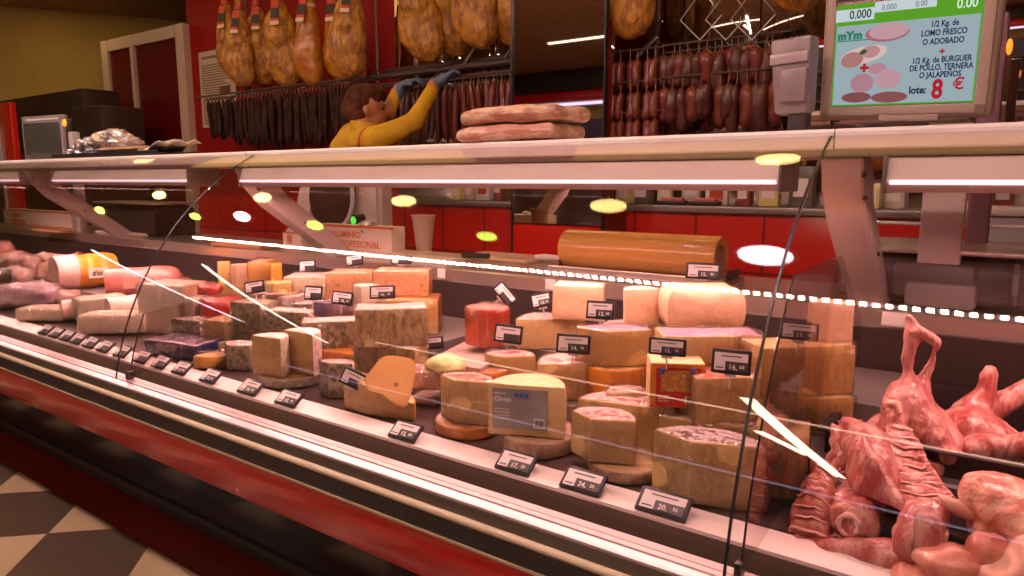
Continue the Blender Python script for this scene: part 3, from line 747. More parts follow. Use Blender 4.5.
# second row, on the low step
add('pale half wheel with printed white rind directly below the 14.90 tag', 538, 608, 363, 402, 1.51, .17, 'half', (PALE2, BEI_R, LAB_RW), zb=RZ1+.001, bulge=.02, rel=8)
add('golden wedge with white printed rind just left of the 14.90 tag cheese', 485, 536, 357, 382, 1.56, .14, 'wedge', (GOLD, BEI_R, LAB_RW), zb=RZ1+.001)
add('small pale wedge with a white rind at the back behind the dark upright tag', 520, 562, 340, 372, 1.715, .11, 'half', (PALE2, BEI_R, LAB_RW), zb=RZ2-.001+.002)
add('orange-rinded wheel lying under the big yellow block with the violet top', 584, 652, 371, 394, 1.54, .15, 'rindfront', (GOLD, OR_R, GOLD), zb=RZ1+.001, name='round_cheese')
OB = CLIST[-1]
add('big yellow block with a violet printed top and an orange rind at its right', 577, 652, 331, 371, 1.56, .14, 'wedge', (GOLD, OR_R, LAB_VI), zb=top_of(OB))
add('pale cheese block behind the 14.90 tag, under the small pink-cream block', 516, 584, 319, 346, 1.72, .16, 'half', (PALE2, PALE2, PK_R), zb=RZ2+.001)
PB = CLIST[-1]
add('small pink-cream block on top of the pale cheese at the left of the top row', 552, 603, 286, 316, 1.745, .10, 'block', (PINKP, PINKP, PK_R), zb=top_of(PB), rel=-12)
add('upright pink-cream cut piece in the middle of the top row on the right', 624, 660, 289, 326, 1.70, .09, 'half', (PINKP, PINKP, PK_R), rel=15, zb=.912)
add('wide pink-cream wheel segment with rounded ends, the largest of the top row', 667, 745, 288, 329, 1.69, .12, 'block', (PINKP, PINKP, PINKP), round_=.02, bev=.014, zb=.918)
# columns standing under the top row
add('pale cheese piece at the back holding up the upright pink-cream piece', 600, 664, 326, 350, 1.715, .14, 'half', (PALE2, BEI_R, PK_R), zb=RZ2+.001)
add('pale block with a violet printed top above the 16.60 tag', 662, 762, 336, 382, 1.56, .10, 'block', (PALE2, PALE2, LAB_VI), zb=.86-.001)
PV = CLIST[-1]
add('pale block with red flower print on its top edge, below the 16.60 tag', 694, 800, 377, 428, 1.505, .10, 'block', (PALE, BEI_R, LAB_FL), zb=RZ1+.003, rel=6)
# red box
def red_pack():
    p = P(677, 408, 1.45); s = scale_at(p); w_, h = 54/s, 46/s; az = -math.atan2(p.x, p.y)
    z0 = p.z
    t = thing('boxed_cheese', 'pale orange wedge wearing a red printed packet with blue and yellow picture and barcode', 'packaged cheese', (p.x, p.y, z0), az+R(8))
    obj('cheese_body', cheese_mesh('block', w_, .10, h, amp=.001, seed=5), [OR_R, PALE2, PALE2], t, 35)
    F = Matrix.Translation((0, -.002, h*.47))
    lb = decal(t, 'red_label', F, w_*.80, h*.86, mat('red_carton', (.50, .015, .02), .3, wrap=.5))
    decal(lb, 'picture', F @ Matrix.Translation((w_*.02, -.0012, h*.14)), w_*.66, h*.46,
          mat('flower_picture', (.62, .36, .06), .4, col2=(.42, .10, .03), nscale=60, lo=.45, hi=.55, col3=(.7, .6, .3)), .0006)
    bm = bmesh.new()
    for x, z in ((-.30, .30), (.26, .32)): bx(bm, x*w_-.006, x*w_+.006, -.0032, -.002, z*h, z*h+.012, .002, F)
    obj('blue_corner', bm, LABB, lb, None)
    decal(lb, 'barcode_patch', F @ Matrix.Translation((w_*.26, -.0012, -h*.28)), w_*.26, h*.16, LABW, .0006); bars(lb, F @ Matrix.Translation((0, -.001, 0)), w_*.15, -h*.34, w_*.22, h*.12)
    for k in range(3): tl('queso graso', .005, WINK, lb, F, -w_*.36, -h*(.20+.06*k))
    return t, z0
rp, rpz = red_pack()
add('orange-rinded pale cheese directly beneath the red printed packet', 640, 706, 407, 440, 1.50, .12, 'rindfront', (PALE, OR_R, LAB_RW), zb=.70)
CLIST[-1].scale.z = 1.0
# right of the seam
add('tall golden-brown block wrapped in creased film behind the right glass pane', 757, 857, 346, 398, 1.60, .10, 'block', (GOLD, BROWNP, PALE2), zb=.83, rel=10)
add('lower wrapped golden block under the one behind the right glass pane', 752, 852, 398, 470, 1.59, .11, 'block', (GOLD, BROWNP, GOLD), zb=RZ1+.002, rel=6)
add('small pale wedge standing on the wrapped golden block behind the 17.30 tag', 808, 850, 302, 345, 1.66, .08, 'half', (PINKP, PINKP, PINKP), rel=-10)
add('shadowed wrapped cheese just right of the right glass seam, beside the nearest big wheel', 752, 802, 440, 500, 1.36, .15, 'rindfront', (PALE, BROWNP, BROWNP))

# --- middle left: blue-veined and peppered blocks
add('lower blue-veined block under the tall dark blue-veined block', 353, 416, 347, 378, 1.47, .10, 'block', (BLUE, PALE2, PK_R), zb=.70, rel=6)
LB = CLIST[-1]
add('tall dark blue-veined block with a pale rind, stacked in the middle of the case', 357, 427, 309, 346, 1.48, .10, 'block', (BLUE, PALE2, PK_R), zb=top_of(LB), rel=10)
add('orange-rinded peppered cheese at the back behind the tall blue-veined block', 380, 438, 300, 330, 1.70, .14, 'block', (GOLD, OR_R, OR_R), zb=.782)
OP = CLIST[-1]
add('orange peppered block on the very top of the blue-veined stack', 374, 429, 271, 300, 1.73, .11, 'block', (PEPPER, PEPPER, PINKP), zb=top_of(OP))
add('peppered orange-cream block with two price tags below it, left of the topmost one', 327, 373, 273, 304, 1.73, .13, 'block', (PEPPER, PEPPER, PEPPER), zb=.782)
add('pale peppered block behind the square tag, leftmost of the three peppered blocks', 285, 326, 277, 306, 1.72, .13, 'block', (PEPPERP, PEPPERP, PK_R), zb=.782)
add('white wedge tip poking out beside the two tags of the peppered blocks', 352, 378, 286, 312, 1.63, .09, 'wedge', (WHITEP, PINKP, WHITEP), zb=.80)
add('orange-edged blue cheese block left of the tall dark blue-veined block', 303, 360, 322, 352, 1.50, .09, 'block', (BLUEG, OR_R, PK_R), zb=.737, rel=12)
OE = CLIST[-1]
add('deep orange block half hidden beneath the orange-edged blue cheese', 306, 360, 352, 380, 1.47, .10, 'block', (OR_R, OR_R, OR_R), zb=.697)
add('grey blue cheese block with a pinkish crust, behind the two upright brown wedges', 262, 312, 312, 342, 1.52, .08, 'block', (BLUEG, GR_R, PK_R), zb=.712, rel=5)
add('grey-green mouldy cheese block beside the red waxed ball', 229, 264, 303, 333, 1.50, .09, 'block', (BLUEG, GR_R, GR_R), zb=.712)
add('pink-crusted blue cheese piece lying behind the grey blue block', 292, 330, 304, 322, 1.64, .12, 'half', (BLUEG, PK_R, PK_R), zb=.782)
# front: two brown wedges on a wheel
add('mottled grey-green wheel lying under the two upright brown wedges', 235, 306, 389, 399, None, .20, 'wheel', (GR_R, GR_R, BROWNP), name='round_cheese')
MW = CLIST[-1]; zt_ = top_of(MW)
add('left upright brown-paste wedge on the mottled wheel, cut face towards the glass', 247, 284, 337, 382, None, .11, 'half', (BROWNP, GR_R, PK_R), on=MW, dy=.015, rel=-4)
add('right upright brown-paste wedge on the mottled wheel, leaning back a little', 278, 317, 332, 374, None, .11, 'half', (BROWNP, PK_R, PK_R), on=MW, dy=.09, rel=-8)
add('greenish mouldy wedge with a pinkish crust left of the two brown wedges', 214, 250, 346, 380, 1.335, .14, 'wedge', (BLUEG, GR_R, PK_R))
add('small speckled wedge with a powdery crust right of the mottled wheel', 315, 352, 364, 399, None, .10, 'wedge', (BLUEG, PK_R, PK_R), rel=10)
add('pale yellow-green block left of the grey-green mouldy block', 202, 233, 321, 350, 1.45, .12, 'block', (PALE, GR_R, PALE2))
# left: soft and fresh cheeses
add('round soft cheese half in a printed wrapper on top of the navy foil pack', 168, 204, 320, 334, 1.43, .12, 'half', (BLUEG, LAB_PW, LAB_PW), zb=.735, name='soft_cheese')
NAVY = mat('navy_foil', (.012, .016, .10), .22, .15, col2=(.04, .04, .20), nscale=7, bump=.8, bscale=9, coat=.7)
SILV = mat('silver_lilac_foil', (.55, .44, .52), .25, .3, col2=(.16, .12, .30), nscale=8, bump=.6, bscale=10, coat=.6)
add('navy blue foil wrapped blue cheese with a silver top, near the left glass seam', 137, 206, 344, 368, 1.30, .20, 'block', (NAVY, NAVY, SILV), zb=None, name='foil_wrapped_cheese', amp=.006)
LEAF = mat('dry_brown_leaf', (.50, .25, .05), .5, col2=(.30, .14, .03), nscale=12, bump=.7)
add('cheese wrapped in crinkled dry brown leaves beside the navy foil pack', 182, 220, 362, 374, None, .11, 'wheel', (LEAF, LEAF, LEAF), name='leaf_wrapped_cheese', amp=.008)
t, _, _ = add('glossy red waxed ball cheese cut open, lying behind the round soft cheese', 187, 227, 299, 318, 1.56, .13, 'rindfront', (PALE2, REDWAX, REDWAX), bev=.02, zb=.735, round_=.015, name='waxed_cheese')
for lab, x0, x1, yt, mm, dd, kd in (
    ('thin yellow wedge with red wax, leftmost of the upright wedges at the back', 216, 230, 262, (YELLOWH, REDWAX, REDWAX), .10, 'wedge'),
    ('pink-cream upright wedge second from left at the back', 229, 250, 265, (PINKP, REDWAX, PINKP), .10, 'wedge'),
    ('orange-yellow upright block third from left at the back', 249, 269, 262, (mat('orange_yellow_paste', (.82, .45, .14), .4, wrap=.3, bump=.1), OR_R, PINKP), .12, 'block'),
    ('deep orange rinded wedge at the right end of the upright wedges at the back', 267, 281, 264, (OR_R, OR_R, OR_R), .10, 'wedge')):
    add(lab, x0, x1, yt, 290, 1.70, dd, kd, mm, zb=.802)
add('flat holey yellow cheese wedge lying below the upright orange block', 262, 290, 283, 294, 1.62, .12, 'wedge', (YELLOWH, YELLOWH, YELLOWH), zb=.782 if False else .80, name='cheese_wedge')
add('flat cheese with a green and white round label, under the small dark tag at left', 248, 296, 294, 304, 1.60, .13, 'wheel', (PK_R, BR_R, LAB_PW), zb=.80-.012, name='round_cheese')
add('big smooth white cheese block right behind the left glass seam', 136, 187, 285, 313, 1.50, .15, 'block', (WHITEP, PINKP, WHITEP), zb=.705, rel=8, bev=.012, amp=.001, name='cheese_block')
add('small white cheese block peeking out behind the big smooth white block', 172, 196, 298, 314, 1.54, .12, 'block', (WHITEP, WHITEP, WHITEP), zb=.71, name='cheese_block')
CREAM = paste('cream_white_log_paste', (.80, .66, .50), (.74, .58, .42), bump=.12)
GREENISH = paste('greenish_white_paste', (.60, .56, .42), (.68, .60, .46), bump=.15)
def bar(label, pa, pb, ya, yb2, hh, wd, m, name='cheese_bar', za=0.0):
    """long bar lying on the sloping deck between two points of the photograph"""
    a = P(*pa, ya); b = P(*pb, yb2); a.z = deck_z(a.y)+.004+za; b.z = deck_z(b.y)+.004+za; L_ = (b-a).length
    t = thing(name, label, 'cheese', a); t.rotation_euler = (0, -math.asin((b.z-a.z)/L_), math.atan2(b.y-a.y, b.x-a.x))
    bm = bmesh.new(); bx(bm, 0, L_, -wd/2, wd/2, 0, hh, .014, seg=3); bmesh.ops.subdivide_edges(bm, edges=[e for e in bm.edges if e.calc_length() > .08], cuts=5)
    rough_up(bm, .003, 12, 3)
    for v in bm.verts: v.co.z = max(v.co.z, 0)
    f2 = bm.copy(); obj('cheese_body', bm, m, t, 40)
    for v in f2.verts: v.co += v.normal*.002
    rough_up(f2, .004, 22, 8); obj('film_wrap', f2, FILM, t, 60); return t
bar('long greenish-white cheese bar in film, the upper of two bars at left', (76, 318), (124, 302), 1.40, 1.60, .11, .12, GREENISH)
bar('long pale cream cheese bar in film beneath the greenish-white bar', (84, 340), (150, 324), 1.315, 1.50, .085, .12, CREAM)
bar('white cream cheese bar in film left of the navy foil pack', (118, 342), (150, 338), 1.30, 1.30, .055, .09, WHITEP) if False else None
bar('pale yellowish cheese slab under clear wrapping at the far left of the deck front', (26, 322), (72, 312), 1.30, 1.42, .06, .13, CREAM)

add('flat film-wrapped cheese between the low brown wedge and the ewe cheese wedge', 408, 436, 398, 418, 1.44, .10, 'block', (PK_R, BEI_R, PK_R), zb=.70)
add('cream cheese piece in film left of the small speckled wedge, behind the front tag', 296, 326, 366, 384, 1.42, .12, 'block', (PK_R, GR_R, PK_R), zb=.70)
add('low grey-crusted cheese behind the speckled wedge, under the blue-veined stack', 322, 356, 368, 386, 1.44, .10, 'block', (BLUEG, GR_R, PK_R), zb=.70)
add('pale cut cheese between the big yellow block and the red printed packet', 606, 650, 392, 412, 1.50, .10, 'half', (PALE2, BEI_R, LAB_RW), zb=RZ1)
add('yellowish cheese behind the leaf-wrapped cheese and the mouldy wedge', 196, 224, 342, 362, 1.42, .10, 'block', (PALE, GR_R, PK_R), zb=.70)
add('pink-white wrapped cheese in front of the pale peppered block, leftmost', 262, 300, 296, 308, 1.62, .07, 'block', (PK_R, PK_R, PK_R), zb=.79)
add('lilac wrapped blue cheese on top of the grey blue cheese block', 312, 356, 303, 320, 1.60, .10, 'wedge', (SILV, SILV, SILV), zb=.80)
# ================================================================ cold meats at the left
CUTM = mat('cooked_meat_face', (.62, .40, .34), .4, col2=(.52, .30, .26), nscale=10, wrap=.4)
NETO = mat('orange_netted_skin', (.86, .36, .03), .3, col2=(.76, .26, .02), nscale=7, wrap=.5)
CRUST = mat('pale_pink_fat', (.80, .56, .50), .4, col2=(.70, .42, .38), nscale=8, wrap=.5)
ROSE = mat('rose_mortadella', (.60, .20, .17), .32, col2=(.50, .14, .13), nscale=9, wrap=.7)
def log(name, label, cat, pc, Y, ln, rad, rz, mats, lobes=0, sq=1.0, zb=None, cap=.12, face=.25):
    p = P(*pc, Y); z = .748 if Y > 1.62 else .672
    t = thing(name, label, cat, (p.x, p.y, z), rz)
    bm = bmesh.new(); n = 28; rings = []; N_ = 16
    for i in range(N_+1):
        f = i/N_; x = ln*(f-.5)
        r = rad*(1 if f < 1-cap else math.sqrt(max(0.02, 1-((f-1+cap)/cap)**2)))
        if f > .3 and lobes: r *= 1+.035*math.sin((f-.3)*lobes*2*math.pi)
        if i == 0: r = rad*.97
        rings.append([bm.verts.new((x, r*math.cos(a)*(1+ .03*math.cos(6*a) if lobes and f > .3 else 1), rad*sq+r*sq*math.sin(a))) for a in [2*math.pi*k/n for k in range(n)]])
    for i, (r0, r1) in enumerate(zip(rings, rings[1:])):
        for k in range(n):
            f = bm.faces.new((r0[k], r0[(k+1) % n], r1[(k+1) % n], r1[k])); f.material_index = 1 if (i/N_) < face else 2
    f = bm.faces.new(rings[0]); f.material_index = 0; f = bm.faces.new(rings[-1]); f.material_index = 2
    bmesh.ops.recalc_face_normals(bm, faces=bm.faces); rough_up(bm, .003, 14, 4)
    obj('meat_body', bm, list(mats), t, 50); return t
ham_roll = log('netted_ham', 'big cooked ham joint with a pink cut face and a bright orange netted skin', 'cooked ham', (88, 286), 1.68, .30, .088, R(84), (CUTM, CRUST, NETO), lobes=5, sq=.98, zb=.752, face=.30)
bm = bmesh.new(); bx(bm, -.02, .075, -.0925, -.0905, .055, .105, 0); lb = obj('label', bm, LABW, ham_roll, None)
lb.rotation_euler = (0, 0, 0); bars(lb, Matrix.Translation((0, -.0915, 0)), -.005, .064, .06, .022)
log('mortadella_roll', 'rose mortadella roll with rounded end behind the left glass seam', 'mortadella', (146, 284), 1.74, .34, .066, R(58), (ROSE, ROSE, ROSE), zb=.757, cap=.18)
m_ = bpy.data.objects['mortadella_roll']; bm = bmesh.new(); bx(bm, -.09, .03, -.0705, -.0685, .04, .095, 0); lb = obj('label', bm, mat('pink_label', (.66, .34, .28), .45), m_, None)
log('cooked_ham', 'pale pinkish cooked ham end standing left of the big white cheese block', 'cooked ham', (130, 304), 1.52, .18, .062, R(80), (CUTM, CRUST, CRUST), sq=1.0, zb=.712, cap=.3)
log('sliced_ham', 'dusky pink ham joint lying in front of the orange netted ham', 'ham', (94, 304), 1.50, .26, .045, R(75), (CUTM, CRUST, CUTM), zb=.70)
WRAPP = mat('pink_meat_in_film', (.60, .30, .27), .3, col2=(.82, .68, .64), nscale=7, bump=.8, bscale=10, wrap=1.0, lo=.45, hi=.6)
WRAPD = mat('dark_cured_meat_in_film', (.10, .04, .04), .3, col2=(.40, .18, .16), nscale=9, bump=.8, bscale=10, wrap=1.0)
WRAPV = mat('mauve_meat_in_film', (.48, .30, .34), .28, col2=(.70, .52, .56), nscale=8, bump=.8, bscale=9, wrap=1.0)
HAMF = mat('cured_ham_with_fat', (.56, .20, .15), .4, col2=(.78, .55, .42), nscale=6, bump=.4, wrap=.6)
def lump(name, label, cat, pc, Y, size, m, rz=0, seed=0, zb=None, rot=None):
    p = P(*pc, Y); sx_, sy_, sz_ = size; sx_, sy_, sz_ = sx_*.88, sy_*.85, sz_; z = (.803 if -2.9 < p.x < -2.46 else .747) if Y > 1.60 else .664
    t = thing(name, label, cat, (p.x, p.y, z), rz)
    bm = bmesh.new(); bx(bm, -.5, .5, -.5, .5, 0, 1, .28, seg=4)
    bmesh.ops.subdivide_edges(bm, edges=[e for e in bm.edges if e.calc_length() > .3], cuts=6, use_grid_fill=True)
    for v in bm.verts: v.co = Vector((v.co.x*sx_, v.co.y*sy_, v.co.z*sz_))
    rough_up(bm, min(sx_, sy_, sz_)*.13, 14, seed); rough_up(bm, .006, 34, seed); zmin = min(v.co.z for v in bm.verts)
    for v in bm.verts: v.co.z -= zmin
    f2 = bm.copy(); obj('meat_body', bm, m, t, 60); f2.normal_update()
    for v in f2.verts: v.co += v.normal*.004
    rough_up(f2, .005, 26, seed+9)
    for v in f2.verts: v.co.z = max(v.co.z, .0005)
    obj('film_wrap', f2, FILM, t, 60); return t
lump('wrapped_meat', 'large mauve piece of cold meat in shiny film at the left end of the deck', 'cold meat', (34, 318), 1.44, (.34, .17, .11), WRAPV, .5, 1, .70)
lump('wrapped_meat', 'pink cold meat in crinkled film behind the large mauve piece', 'cold meat', (16, 296), 1.58, (.34, .16, .13), WRAPP, .2, 2, .72)
lump('cured_meat', 'dark cured meat arch beside the mauve piece in film', 'cured meat', (50, 296), 1.55, (.22, .10, .12), WRAPD, -.4, 3, .72)
lump('cured_meat', 'small dark green-wrapped sausage lump at the left edge of the photograph', 'cured meat', (3, 305), 1.50, (.12, .10, .13), mat('dark_green_film', (.08, .09, .05), .3, wrap=.8), 0, 4, .72)
lump('ham_piece', 'long ham piece with a fat edge at the back left below the work surface', 'ham', (55, 268), 1.80, (.50, .14, .10), HAMF, -.05, 5, .765)
lump('ham_piece', 'reddish ham piece lying at the far left back', 'ham', (22, 270), 1.78, (.40, .14, .09), mat('red_ham', (.48, .12, .09), .4, col2=(.66, .36, .28), nscale=8, wrap=.6), .1, 6, .762)
lump('ham_piece', 'dark red ham end at the left edge behind the pink wrapped meat', 'ham', (4, 258), 1.84, (.22, .12, .14), mat('dark_red_ham', (.40, .06, .06), .4, col2=(.5, .14, .12), nscale=8, wrap=.6), 0, 7, .77)
lump('ham_piece', 'pink ham piece with a navy label in front of the long ham piece', 'ham', (26, 286), 1.66, (.26, .12, .10), WRAPP, .3, 8, .74)
lump('wrapped_meat', 'flat pale pink wrapped meat between the mauve piece and the dusky ham joint', 'cold meat', (66, 304), 1.55, (.18, .14, .08), WRAPP, .5, 9, .70)
lump('plastic_sheet', 'crumpled black plastic sheet between the rose mortadella and the upright wedges', 'plastic sheet', (199, 291), 1.70, (.15, .10, .07), mat('black_film', (.008, .006, .010), .2, coat=.8, bump=.6, bscale=8), .4, 10, .78)
lump('ham_piece', 'thin pink meat end right of the rose mortadella', 'ham', (192, 275), 1.82, (.26, .07, .06), ROSE, .25, 11, .80)
lump('cold_meat', 'reddish wrapped cold meat behind the red waxed cheese', 'cold meat', (206, 300), 1.66, (.20, .10, .05), REDWAX, 0, 12, .775)

for lab, pc, Y, sz, m_2, rz_2, sd in (
    ('small pink cured piece on top of the mauve piece in film', (52, 300), 1.56, (.16, .12, .07), WRAPP, .2, 21),
    ('dark mauve sliced meat in film between the ham pieces at the far left', (20, 304), 1.62, (.20, .12, .10), WRAPD, .9, 22),
    ('pale fatty ham end left of the orange netted ham', (54, 292), 1.64, (.15, .12, .11), HAMF, .7, 23),
    ('rosy ham end standing before the black plastic sheet', (178, 276), 1.80, (.12, .10, .08), ROSE, .9, 24),
    ('pink film-wrapped piece just in front of the orange netted ham', (104, 300), 1.60, (.16, .10, .06), WRAPP, .9, 25),
    ('dark cured piece against the back panel behind the orange netted ham', (88, 262), 1.86, (.30, .10, .12), WRAPD, .1, 26),
    ('pale pink film parcel at the left edge above the front tags', (8, 330), 1.36, (.16, .10, .07), WRAPV, .3, 27)):
    lump('cold_meat', lab, 'cold meat', pc, Y, sz, m_2, rz_2, sd, None)

# red-brown cut half cheese
p = P(491, 343, 1.60)
add('red-paste half wheel wrapped in film with a pale twisted end, centre of the case', 462, 508, 309, 340, 1.60, .15, 'wedge', (RED_R, RED_R, REDT), rel=-8, bev=.01, zb=.812, name='red_cheese')
RC = CLIST[-1]
t = thing('white_board', 'slanting white plastic board lying under the red cheese', 'board', (RC.location.x-.03, 1.60, .772))
sweep_x('board', [(-.12, .0), (-.12, .014), (.20, .034), (.20, .02)], -.10, .08, mat('white_board_plastic', (.34, .24, .21), .4), t)
t.rotation_euler = (0, 0, R(8))

# ================================================================ roll of film on the work surface
p0, p1 = P(568, 250, 2.26), P(720, 256, 2.26)
rz_ = .068; zc = ws+rz_+.022
t = thing('wrapping_roll', 'thick roll of orange-brown wrapping paper lying on its stand on the work surface', 'paper roll', ((p0.x+p1.x)/2, 2.26, zc))
L2 = (p1.x-p0.x)/2+.005
bm = bmesh.new(); prof = [(.040, -L2+.006), (.065, -L2), (.0685, -L2+.006), (.0685, L2-.006), (.065, L2), (.040, L2-.006)]
lathe(bm, prof, 48); 
for v in bm.verts: v.co = Matrix.Rotation(R(90), 4, 'Y') @ v.co
bm.faces.ensure_lookup_table()
big = [f for f in bm.faces if len(f.verts) > 4]; bmesh.ops.delete(bm, geom=big, context='FACES_ONLY')
obj('paper', bm, mat('orange_brown_paper', (.80, .42, .13), .22, col2=(.74, .37, .10), nscale=4, stretch=(.3, 4, 4), coat=.4), t, 40)
bm = bmesh.new()
for r_ in (.040, .034):
    v0 = [bm.verts.new((-L2+.002, r_*math.cos(a), r_*math.sin(a))) for a in [2*math.pi*k/32 for k in range(32)]]
    v1 = [bm.verts.new((L2-.002, r_*math.cos(a), r_*math.sin(a))) for a in [2*math.pi*k/32 for k in range(32)]]
    for k in range(32): bm.faces.new((v0[k], v0[(k+1) % 32], v1[(k+1) % 32], v1[k]))
obj('cardboard_core', bm, mat('pinkish_cardboard', (.55, .30, .22), .7), t, 60)
t2 = thing('roll_stand', 'dark low stand with a cutter rail under the roll of wrapping paper', 'stand', (t.location.x+.02, 2.26, ws+.001))
box('tray', -L2-.03, L2+.03, -.10, .09, 0, .020, DSTEEL, t2, .003)
box('cutter_rail', -L2-.03, L2+.03, -.115, -.095, .012, .034, STEEL, t2, .002)
for s_ in (-1, 1): box('side_cheek', s_*(L2+.018)-.004, s_*(L2+.018)+.004, -.06, .06, .018, .05, DARK, t2, .002)

# boxes of film
def film_box(label, x0, x1, yt, yb, Y, d, words_, name='film_box', rz=0):
    a, b = P(x0, yb, Y), P(x1, yb, Y); h = P((x0+x1)/2, yt, Y).z-ws; w_ = b.x-a.x
    t = thing(name, label, 'carton', ((a.x+b.x)/2, Y, ws+.001), rz)
    box('carton', -w_/2, w_/2, 0, d, 0, h, mat('cream_carton', (.80, .68, .58), .5), t, .003)
    box('orange_stripe', -w_/2+.004, w_/2-.004, -.0012, -.0002, h*.04, h*.10, ORINK, t)
    box('red_edge', -w_/2-.0004, w_/2+.0004, -.0008, d*.15, h*.93, h*1.002, ORINK, t)
    for s, sz, x, z in words_:
        o = text(s, sz, ORINK, t, (-w_/2+x*w_, -.0016, z*h), name='lettering', bold=.0006, align='LEFT' if x < .3 else 'RIGHT')
    return t, w_, h
film_box('long flat cream carton lettered ALUMINIO PROFESIONAL at the far left on the work surface', 5, 72, 211, 229, 2.18, .10, [('ALUMINIO', .042, .12, .52), ('PROFESIONAL', .042, .12, .14)])
film_box('cream carton with orange lettering standing right beside the middle bracket', 318, 390, 226, 257, 2.21, .09, [('ALUMINIO', .042, .62, .58), ('PROFESIONAL', .042, .86, .26)], rz=R(3))
film_box('small carton end with orange lettering left of the middle bracket foot', 284, 302, 233, 262, 2.21, .10, [('300', .030, .2, .62), ('300', .030, .2, .36)])
t = thing('crumpled_foil', 'crumpled foil sheet poking out of the carton beside the middle bracket', 'foil', P(372, 230, 2.26))
bm = bmesh.new(); q = bmesh.ops.create_icosphere(bm, subdivisions=3, radius=.05)
for v in bm.verts: v.co = Vector((v.co.x*1.1, v.co.y*.8, v.co.z*.6))
rough_up(bm, .02, 26, 5); obj('foil', bm, mat('crumpled_foil', (.75, .66, .62), .25, .7, bump=.6), t, 0)

# black scale at left, gas-green lamps
def low_machine(label, x0, x1, yt, yb, Y, d, m, name='weighing_scale', cat='scale'):
    a, b = P(x0, yb, Y), P(x1, yb, Y); h = max(P((x0+x1)/2, yt, Y).z-ws, .05); w_ = b.x-a.x
    t = thing(name, label, cat, ((a.x+b.x)/2, Y, ws+.001))
    bm = bmesh.new(); extrude_x(bm, [(0, .012), (.02, 0), (d, 0), (d, h*.8), (d-.02, h*.85), (.04, h*.78), (.01, h*.70)], -w_/2, w_/2)
    bmesh.ops.bevel(bm, geom=list(bm.edges), offset=.006, segments=2, affect='EDGES'); obj('housing', bm, m, t)
    box('tray_plate', -w_/2-.01, w_/2+.01, -.01, d+.01, h*.90, h*.96, STEEL, t, .004)
    for s_ in (-1, 1): box('tray_foot', s_*w_*.3-.01, s_*w_*.3+.01, d*.3, d*.3+.03, h*.80, h*.91, BLACKM, t)
    return t, w_, h
t, w_, h = low_machine('black counter scale behind the left glass, under the slanting green reflections', 97, 155, 201, 230, 2.2, .26, BLACKM)
col = thing('scale_display_post', 'slim pale post at the left rising behind the first bracket to its display', 'post', (P(79, 210, 2.13).x, 2.14, ws+.001))
box('post', -.03, .03, -.025, .025, 0, 1.60-ws, LGREYP, col, .006)
a, b = P(27, 150, 2.05), P(57, 150, 2.05)
dsp = thing('scale_display', 'grey scale display seen from behind standing above the left of the top board', 'scale display', ((a.x+b.x)/2, 2.06, 1.405), R(8))
ww = (b.x-a.x); hh = P(42, 115, 2.05).z-1.405
box('shell', -ww/2, ww/2, 0, .05, 0.0, hh, GREYP, dsp, .012); box('screen_window', -ww/2+.025, ww/2-.02, -.002, .001, .03, hh-.045, mat('dark_glass_face', (.07, .07, .06), .1), dsp, .001)
box('brand_strip', -ww/2+.07, ww/2-.03, -.003, -.0015, hh-.030, hh-.018, LABW, dsp); box('side_fin', ww/2, ww/2+.06, .02, .05, 0, hh*.9, BLACKM, dsp, .01)
pl = thing('warning_lamp', 'small amber round lamp on a short arm right of the grey display', 'lamp', P(66, 123, 2.12))
bm = bmesh.new(); lathe(bm, [(.0, 0), (.024, .002), (.024, .012), (.018, .02), (.0, .022)], 20)
for v in bm.verts: v.co = Matrix.Rotation(R(90), 4, 'X') @ v.co
obj('amber_lens', bm, mat('amber_lens_glow', (.9, .35, .03), .3, emit=(1, .36, .04), estr=1.0), pl)
bm = bmesh.new(); tube(bm, [(0, .01, 0), (.05, .02, -.09), (.07, .03, -.16)], .020, 10); obj('arm', bm, GREYP, pl)

# slicing machine, centre left: pale motor housing, dark round blade
SLG = mat('slicer_grey', (.48, .40, .37), .4)
sl = thing('meat_slicer', 'pale slicing machine with a large round blade guard behind the middle bracket', 'meat slicer', (P(322, 235, 2.3).x, 2.33, ws+.001), R(-2))
box('base', -.34, .34, -.01, .18, .01, .09, SLG, sl, .02)
for x in (-.28, .28): box('foot', x-.02, x+.02, .0, .04, 0, .014, BLACKM, sl)
bm = bmesh.new(); lathe(bm, [(.01, 0), (.165, 0), (.172, .012), (.168, .026), (.13, .034), (.05, .030), (.01, .030)], 48)
for v in bm.verts: v.co = Matrix.Translation((-.02, .07, .26)) @ Matrix.Rotation(R(84), 4, 'X') @ v.co
obj('blade', bm, mat('dark_blade_steel', (.10, .06, .06), .25, .8), sl)
bm = bmesh.new()
for ra in (.178,): tube(bm, [(-.02+ra*math.cos(a), .04, .26+ra*math.sin(a)) for a in [R(-60+k*12) for k in range(19)]], .011, 10)
obj('blade_guard', bm, LGREYP, sl)
bm = bmesh.new(); prof = [(.01, .10), (.17, .10), (.17, .34), (.08, .36), (.04, .22)]
extrude_x(bm, prof, -.30, -.16); bmesh.ops.bevel(bm, geom=list(bm.edges), offset=.012, segments=2, affect='EDGES'); obj('product_table', bm, SLG, sl)
bm = bmesh.new(); extrude_x(bm, [(.08, .08), (.18, .08), (.18, .40), (.12, .42), (.08, .34)], .06, .30); bmesh.ops.bevel(bm, geom=list(bm.edges), offset=.02, segments=3, affect='EDGES'); obj('motor_housing', bm, SLG, sl)
bm = bmesh.new(); tube(bm, [(.24, .03, .16), (.24, -.02, .15)], .020, 14); tube(bm, [(.24, -.02, .15), (.24, -.028, .149)], .026, 14); kn = obj('knob', bm, BLACKM, sl)
